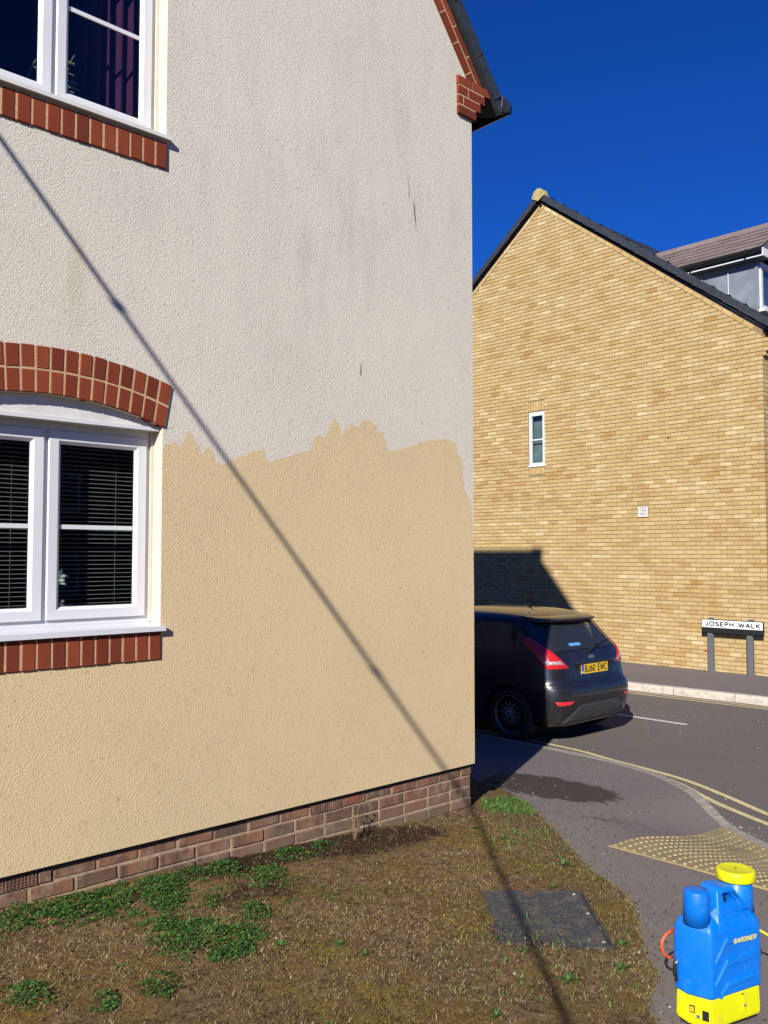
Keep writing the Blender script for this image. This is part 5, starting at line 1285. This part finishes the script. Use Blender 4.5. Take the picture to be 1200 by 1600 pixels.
def loft(secs, mat, nm, parent=None, bevel=.012, seg=3):
    n_ = len(secs[0]); mb = MB(); vs = [v for s__ in secs for v in s__]
    fs = [(i*n_+j, i*n_+(j+1) % n_, (i+1)*n_+(j+1) % n_, (i+1)*n_+j) for i in range(len(secs)-1) for j in range(n_)]+[tuple(range(n_-1, -1, -1)), tuple(range((len(secs)-1)*n_, len(secs)*n_))]
    mb.add(vs, fs); return mb.build(nm, mat, parent or bp, bevel=bevel, seg=seg)
tank = loft([sect(-.002, .128), sect(0, .14), sect(.002, .30), sect(.0, .395), sect(-.010, .425), sect(-.036, .452), sect(-.06, .462)], M['blue'], 'tank')
base = loft([sect(-.008, .012), sect(-.004, .03), sect(-.006, .125), sect(-.010, .130)], M['yel'], 'base', bevel=.006)
loft([sect(-.012, .0), sect(-.012, .013)], M['black'], 'foot', bevel=.002)
MB().lathe([(.050, .42), (.048, .5), (.047, .548), (.043, .558), (.02, .561)], 28, Matrix.Translation((.004, .07, 0))).build('spout', M['blue'], bp, smooth=True)
nk_ = MB().lathe([(.066, .42), (.062, .46), (.060, .548), (.056, .552), (.02, .553)], 32, Matrix.Translation((.238, .09, 0))).build('filler_neck', M['blue'], bp, smooth=True)
cap = MB().lathe([(.050, .552), (.071, .553), (.0725, .556), (.0725, .588), (.070, .594), (.062, .597), (.058, .5955), (.005, .597)], 40, Matrix.Translation((.238, .09, 0))).build('filler_cap', M['yel'], bp, smooth=False)
for p in cap.data.polygons: p.use_smooth = len(p.vertices) == 4
MB().lathe([(.004, .596), (.004, .599)], 8, Matrix.Translation((.238, .09, 0))).build('cap_vent', M['black'], cap)
# carrying handle: wedge-shaped bridge between spout and neck with a hand hole
hm = MB()
def hp_(x, y, z): return (x, y, z)
prof_f = [(.055, .455), (.225, .455), (.175, .535), (.155, .553), (.095, .556), (.08, .545)]
inn = [(.100, .485), (.175, .485), (.150, .527), (.108, .532)]
for y_, sgn in ((.045, -1), (.125, 1)):
    vs, fs = face_with_holes(prof_f, [inn], lambda a, b, y_=y_: (a, y_+(-.03*(.556-b)/.1 if sgn < 0 else 0), b)); hm.add(vs, fs)
def strip2(loop):
    n_ = len(loop)
    for i in range(n_):
        a, b = loop[i], loop[(i+1) % n_]; y0a = .045-.03*(.556-a[1])/.1; y0b = .045-.03*(.556-b[1])/.1
        hm.add([(a[0], y0a, a[1]), (b[0], y0b, b[1]), (b[0], .125, b[1]), (a[0], .125, a[1])], [(0, 1, 2, 3)])
strip2(prof_f); strip2(inn)
hd = hm.build('handle', M['blue'], bp)
bm = bmesh.new(); bm.from_mesh(hd.data); bmesh.ops.remove_doubles(bm, verts=bm.verts, dist=.0004); bmesh.ops.recalc_face_normals(bm, faces=bm.faces); bm.to_mesh(hd.data); bm.free()
b_ = hd.modifiers.new('b', 'BEVEL'); b_.width = .006; b_.segments = 3; b_.limit_method = 'ANGLE'; b_.angle_limit = math.radians(35); hd.data.shade_smooth()
MB().tube([(.11, .07, .522), (.125, .06, .505), (.138, .055, .498)], [.006, .007, .009], 8).build('trigger', M['black'], bp)
# front triangular fall of the shoulder
MB().add([(.045, -.001, .40), (.20, .0, .425), (.115, -.002, .36), (.07, .03, .50), (.165, .03, .50), (.03, .06, .45), (.22, .06, .45)], [(0, 2, 1, 4, 3), (0, 3, 5), (1, 6, 4), (3, 4, 6, 5)]).build('shoulder', M['blue'], bp, bevel=.008)
# moulded chevrons on the front face
cv = MB()
for zc in (.375, .285, .198):
    zl = min(zc-.075, zc); pts = [(.010, zc-.088 if zc > .2 else zc-.05), (.075, zc), (.222, zc+.006)]
    if zc < .2: pts = [(.040, zc-.045), (.080, zc-.008), (.215, zc)]
    d = .030 if zc > .2 else .020
    lo_ = [(a, b-d) for a, b in pts]; poly = pts+lo_[::-1]
    f_ = [(a, -.010, b) for a, b in poly]; bk = [(a+(0.0), .004, b+(.004 if i < 3 else -.004)) for i, (a, b) in enumerate(poly)]
    n_ = 6; cv.add(f_+bk, [(0, 1, 4, 5), (1, 2, 3, 4)]+[(i, (i+1) % n_, n_+(i+1) % n_, n_+i) for i in range(n_)])
cv.build('chevrons', M['blue'], bp, bevel=.003, seg=2)
text_mesh('GARDINER', .118, .021, plain('logo_yellow', (.62, .56, .12), .5), bp, 'logo', Matrix.Translation((.165, -.0105, .352)) @ Matrix.Rotation(.05, 4, 'Y') @ ry, th=.17, ext=.0008, gap=.2, shear=.25)
# controls on the chamfered left face of the base, latch on the front
ca = Vector((0, 0, 0)); cb = Vector((-.05, .10, 0)); cu = (cb-ca).normalized(); cn = Vector((cu.y, -cu.x, 0)); cn = cn if cn.y < 0 else -cn
def cface(u, z, d): p = ca+cu*u+cn*d; return (p.x, p.y, z)
def cpanel(u0, u1, z0_, z1_, d0, d1): return MB().prism([cface(u0, z0_, d0), cface(u1, z0_, d0), cface(u1, z1_, d0), cface(u0, z1_, d0)], tuple(cn*(d1-d0)))
cpanel(.008, .104, .035, .108, -.004, .002).build('control_panel', M['yel'], base, bevel=.002)
cpanel(.012, .036, .045, .085, .002, .004).build('display', M['black'], base)
cpanel(.062, .082, .065, .095, .002, .004).build('switch_frame', M['black'], base)
cpanel(.065, .079, .070, .090, .004, .006).build('switch', plain('orange_switch', (.8, .35, .02), .4, .2, 90), base)
MB().lathe([(.008, 0), (.008, .008), (.004, .014)], 12, Matrix.Translation(cface(.050, .058, .002)) @ cn.to_track_quat('Z', 'Y').to_matrix().to_4x4()).build('knob', M['chrome'], base)
MB().prism([(.150, -.003, .045), (.175, -.003, .045), (.178, -.003, .105), (.155, -.003, .11)], (0, .006, 0)).build('latch_plate', M['yel'], base, bevel=.004)
MB().lathe([(.006, 0), (.006, .006), (.002, .008)], 10, Matrix.Translation((.160, -.003, .078)) @ Matrix.Rotation(math.pi/2, 4, 'X')).build('latch', M['chrome'], base)
MB().lathe([(.003, 0), (.003, .003)], 8, Matrix.Translation((.158, .001, .122)) @ Matrix.Rotation(math.pi/2, 4, 'X')).build('screw', M['black'], base)
MB().tube([(-.030, .125, .26), (-.047, .13, .24), (-.050, .13, .20), (-.036, .13, .16)], .008, 6).build('strap', M['black'], bp)
# hoses
def w2l(p): return p
oh = MB(); pts = [(3.02, 1.93, BZ+.255), (2.985, 1.955, BZ+.30), (2.975, 1.965, BZ+.335), (2.99, 1.955, BZ+.365), (3.03, 1.935, BZ+.385), (3.12, 1.92, BZ+.36)]
pts = [tuple(v) for v in [Vector(p) for p in pts]]
L3 = lambda u, v, z: tuple(Vector((3.125, 1.63, BZ))+Vector((ex.x, ex.y, 0))*u+Vector((-ex.y, ex.x, 0))*v+Vector((0, 0, z)))
pts = [L3(-.03, .12, .225), L3(-.06, .12, .23), L3(-.083, .12, .25), L3(-.092, .12, .275), L3(-.086, .12, .30), L3(-.066, .12, .317), L3(-.03, .12, .325)]
o = MB().tube(pts, .0058, 8).build('orange_hose', plain('orange_rubber', (.65, .09, .02), .5), None, smooth=True); tag(o, 'short loop of orange hose bulging from the left side of the blue tank', 'hose')
pts = [L3(.25, .17, .315), L3(.30, .15, .300), L3(.36, .12, .28), L3(.45, .05, .22), L3(.55, -.1, .12), L3(.7, -.4, .01), L3(1.1, -.9, .0)]
pts = [tuple(p) for p in pts]
o = MB().tube([Vector(p) for p in pts], .005, 8).build('yellow_hose', plain('yellow_rubber', (.7, .5, .03), .5), None, smooth=True); tag(o, 'thin yellow hose leaving the right side of the blue tank', 'hose')

# ---------------------------------------------------------------- the window-cleaning pole leaning on the wall (out of frame, casts the long shadow)
pf, pt_ = Vector((-.74, -1.95, .10)), Vector((-.60, YA-.07, 5.94))
po = tag(empty('cleaning_pole', pf), 'long telescopic window-cleaning pole leaning up against the cream wall', 'pole')
d = pt_-pf
for i, r_ in enumerate((.020, .0135, .0115)):
    a, b = d*(i/3), d*((i+1)/3+.0); MB().tube([a, b], r_, 12).build('pole_section', M['grey_plastic'], po)
for t in (.609, .771): MB().tube([d*t, d*(t+.0045)], .022, 12).build('clamp', M['black'], po)
MB().box(tuple(d+Vector((-.14, -.02, -.05))), tuple(d+Vector((.14, .05, .02)))).build('brush', M['black'], po)

# ---------------------------------------------------------------- unseen house added across the way, behind the camera, for the panes to mirror
OH = tag(empty('added_opposite_house', (10, -19, -.4)), 'brown brick terrace house added unseen across the side street for the window panes to mirror', 'house')
def ob(mb, nm, mt): return mb.build(nm, mt, OH)
ob(MB().box((-16, -6, 0), (16, 0, 5.4)), 'wall', M['plinth_brick'])
ob(MB().prism([(-16.3, .4, 5.2), (-16.3, -3, 8.4), (-16.3, -6.4, 5.2)], (32.6, 0, 0)), 'roof', M['dark_tile'])
for i in range(8):
    for z_ in (.9, 3.5):
        o = ob(MB().box((-14.6+3.9*i, .0, z_), (-13.3+3.9*i, .03, z_+1.25)), 'window', M['upvc_grey'])
        MB().box((-14.5+3.9*i, .031, z_+.1), (-13.4+3.9*i, .035, z_+1.15)).build('pane', M['black'], o)

# loose grit, twigs and leaf scraps on the footpath and road
def grit(name, n, xr_, yr_, r0, mat, zf):
    P = []
    while len(P) < n:
        x_ = random.uniform(*xr_); y_ = random.uniform(*yr_)
        z_ = zf(x_, y_)
        if z_ is not None: P.append((x_, y_, z_))
    P = np.array(P); r_ = r0*rng.uniform(.4, 1.8, n)
    base = np.array([(1, 0, 0), (-.5, .87, 0), (-.5, -.87, 0), (0, 0, .7)])
    V = base[None]*r_[:, None, None]*rng.uniform(.5, 1.4, (n, 4, 1))+P[:, None]; b = np.arange(n)*4
    return fast_mesh(name, V.reshape(-1, 3), np.concatenate([np.stack([b+i, b+j, b+3], 1) for i, j in ((0, 1), (1, 2), (2, 0))]), mat)
def on_path(x_, y_):
    if inside_kerb(x_, y_) > -.01 or (x_ < 5.75 and edist(x_, y_) > -.01): return None
    d_ = -edist(x_, y_) if x_ < 6 else 1
    return pz(x_, y_)+.0005 if random.random() < math.exp(-max(0, d_)/.25)+.10 else None
grit('path_grit', 1500, (2.6, 7.6), (.4, 5.6), .0055, M['crumb'], on_path)
grit('pale_path_grit', 500, (2.6, 7.6), (.4, 5.6), .004, M['stone'], on_path)
def on_road(x_, y_):
    k_ = inside_kerb(x_, y_)
    return RZ+.0005 if k_ > .12 and random.random() < math.exp(-(k_-.12)/.12)+.03 else None
grit('gutter_grit', 1500, (5.9, 12), (1.5, 9), .006, M['stone'], on_road)
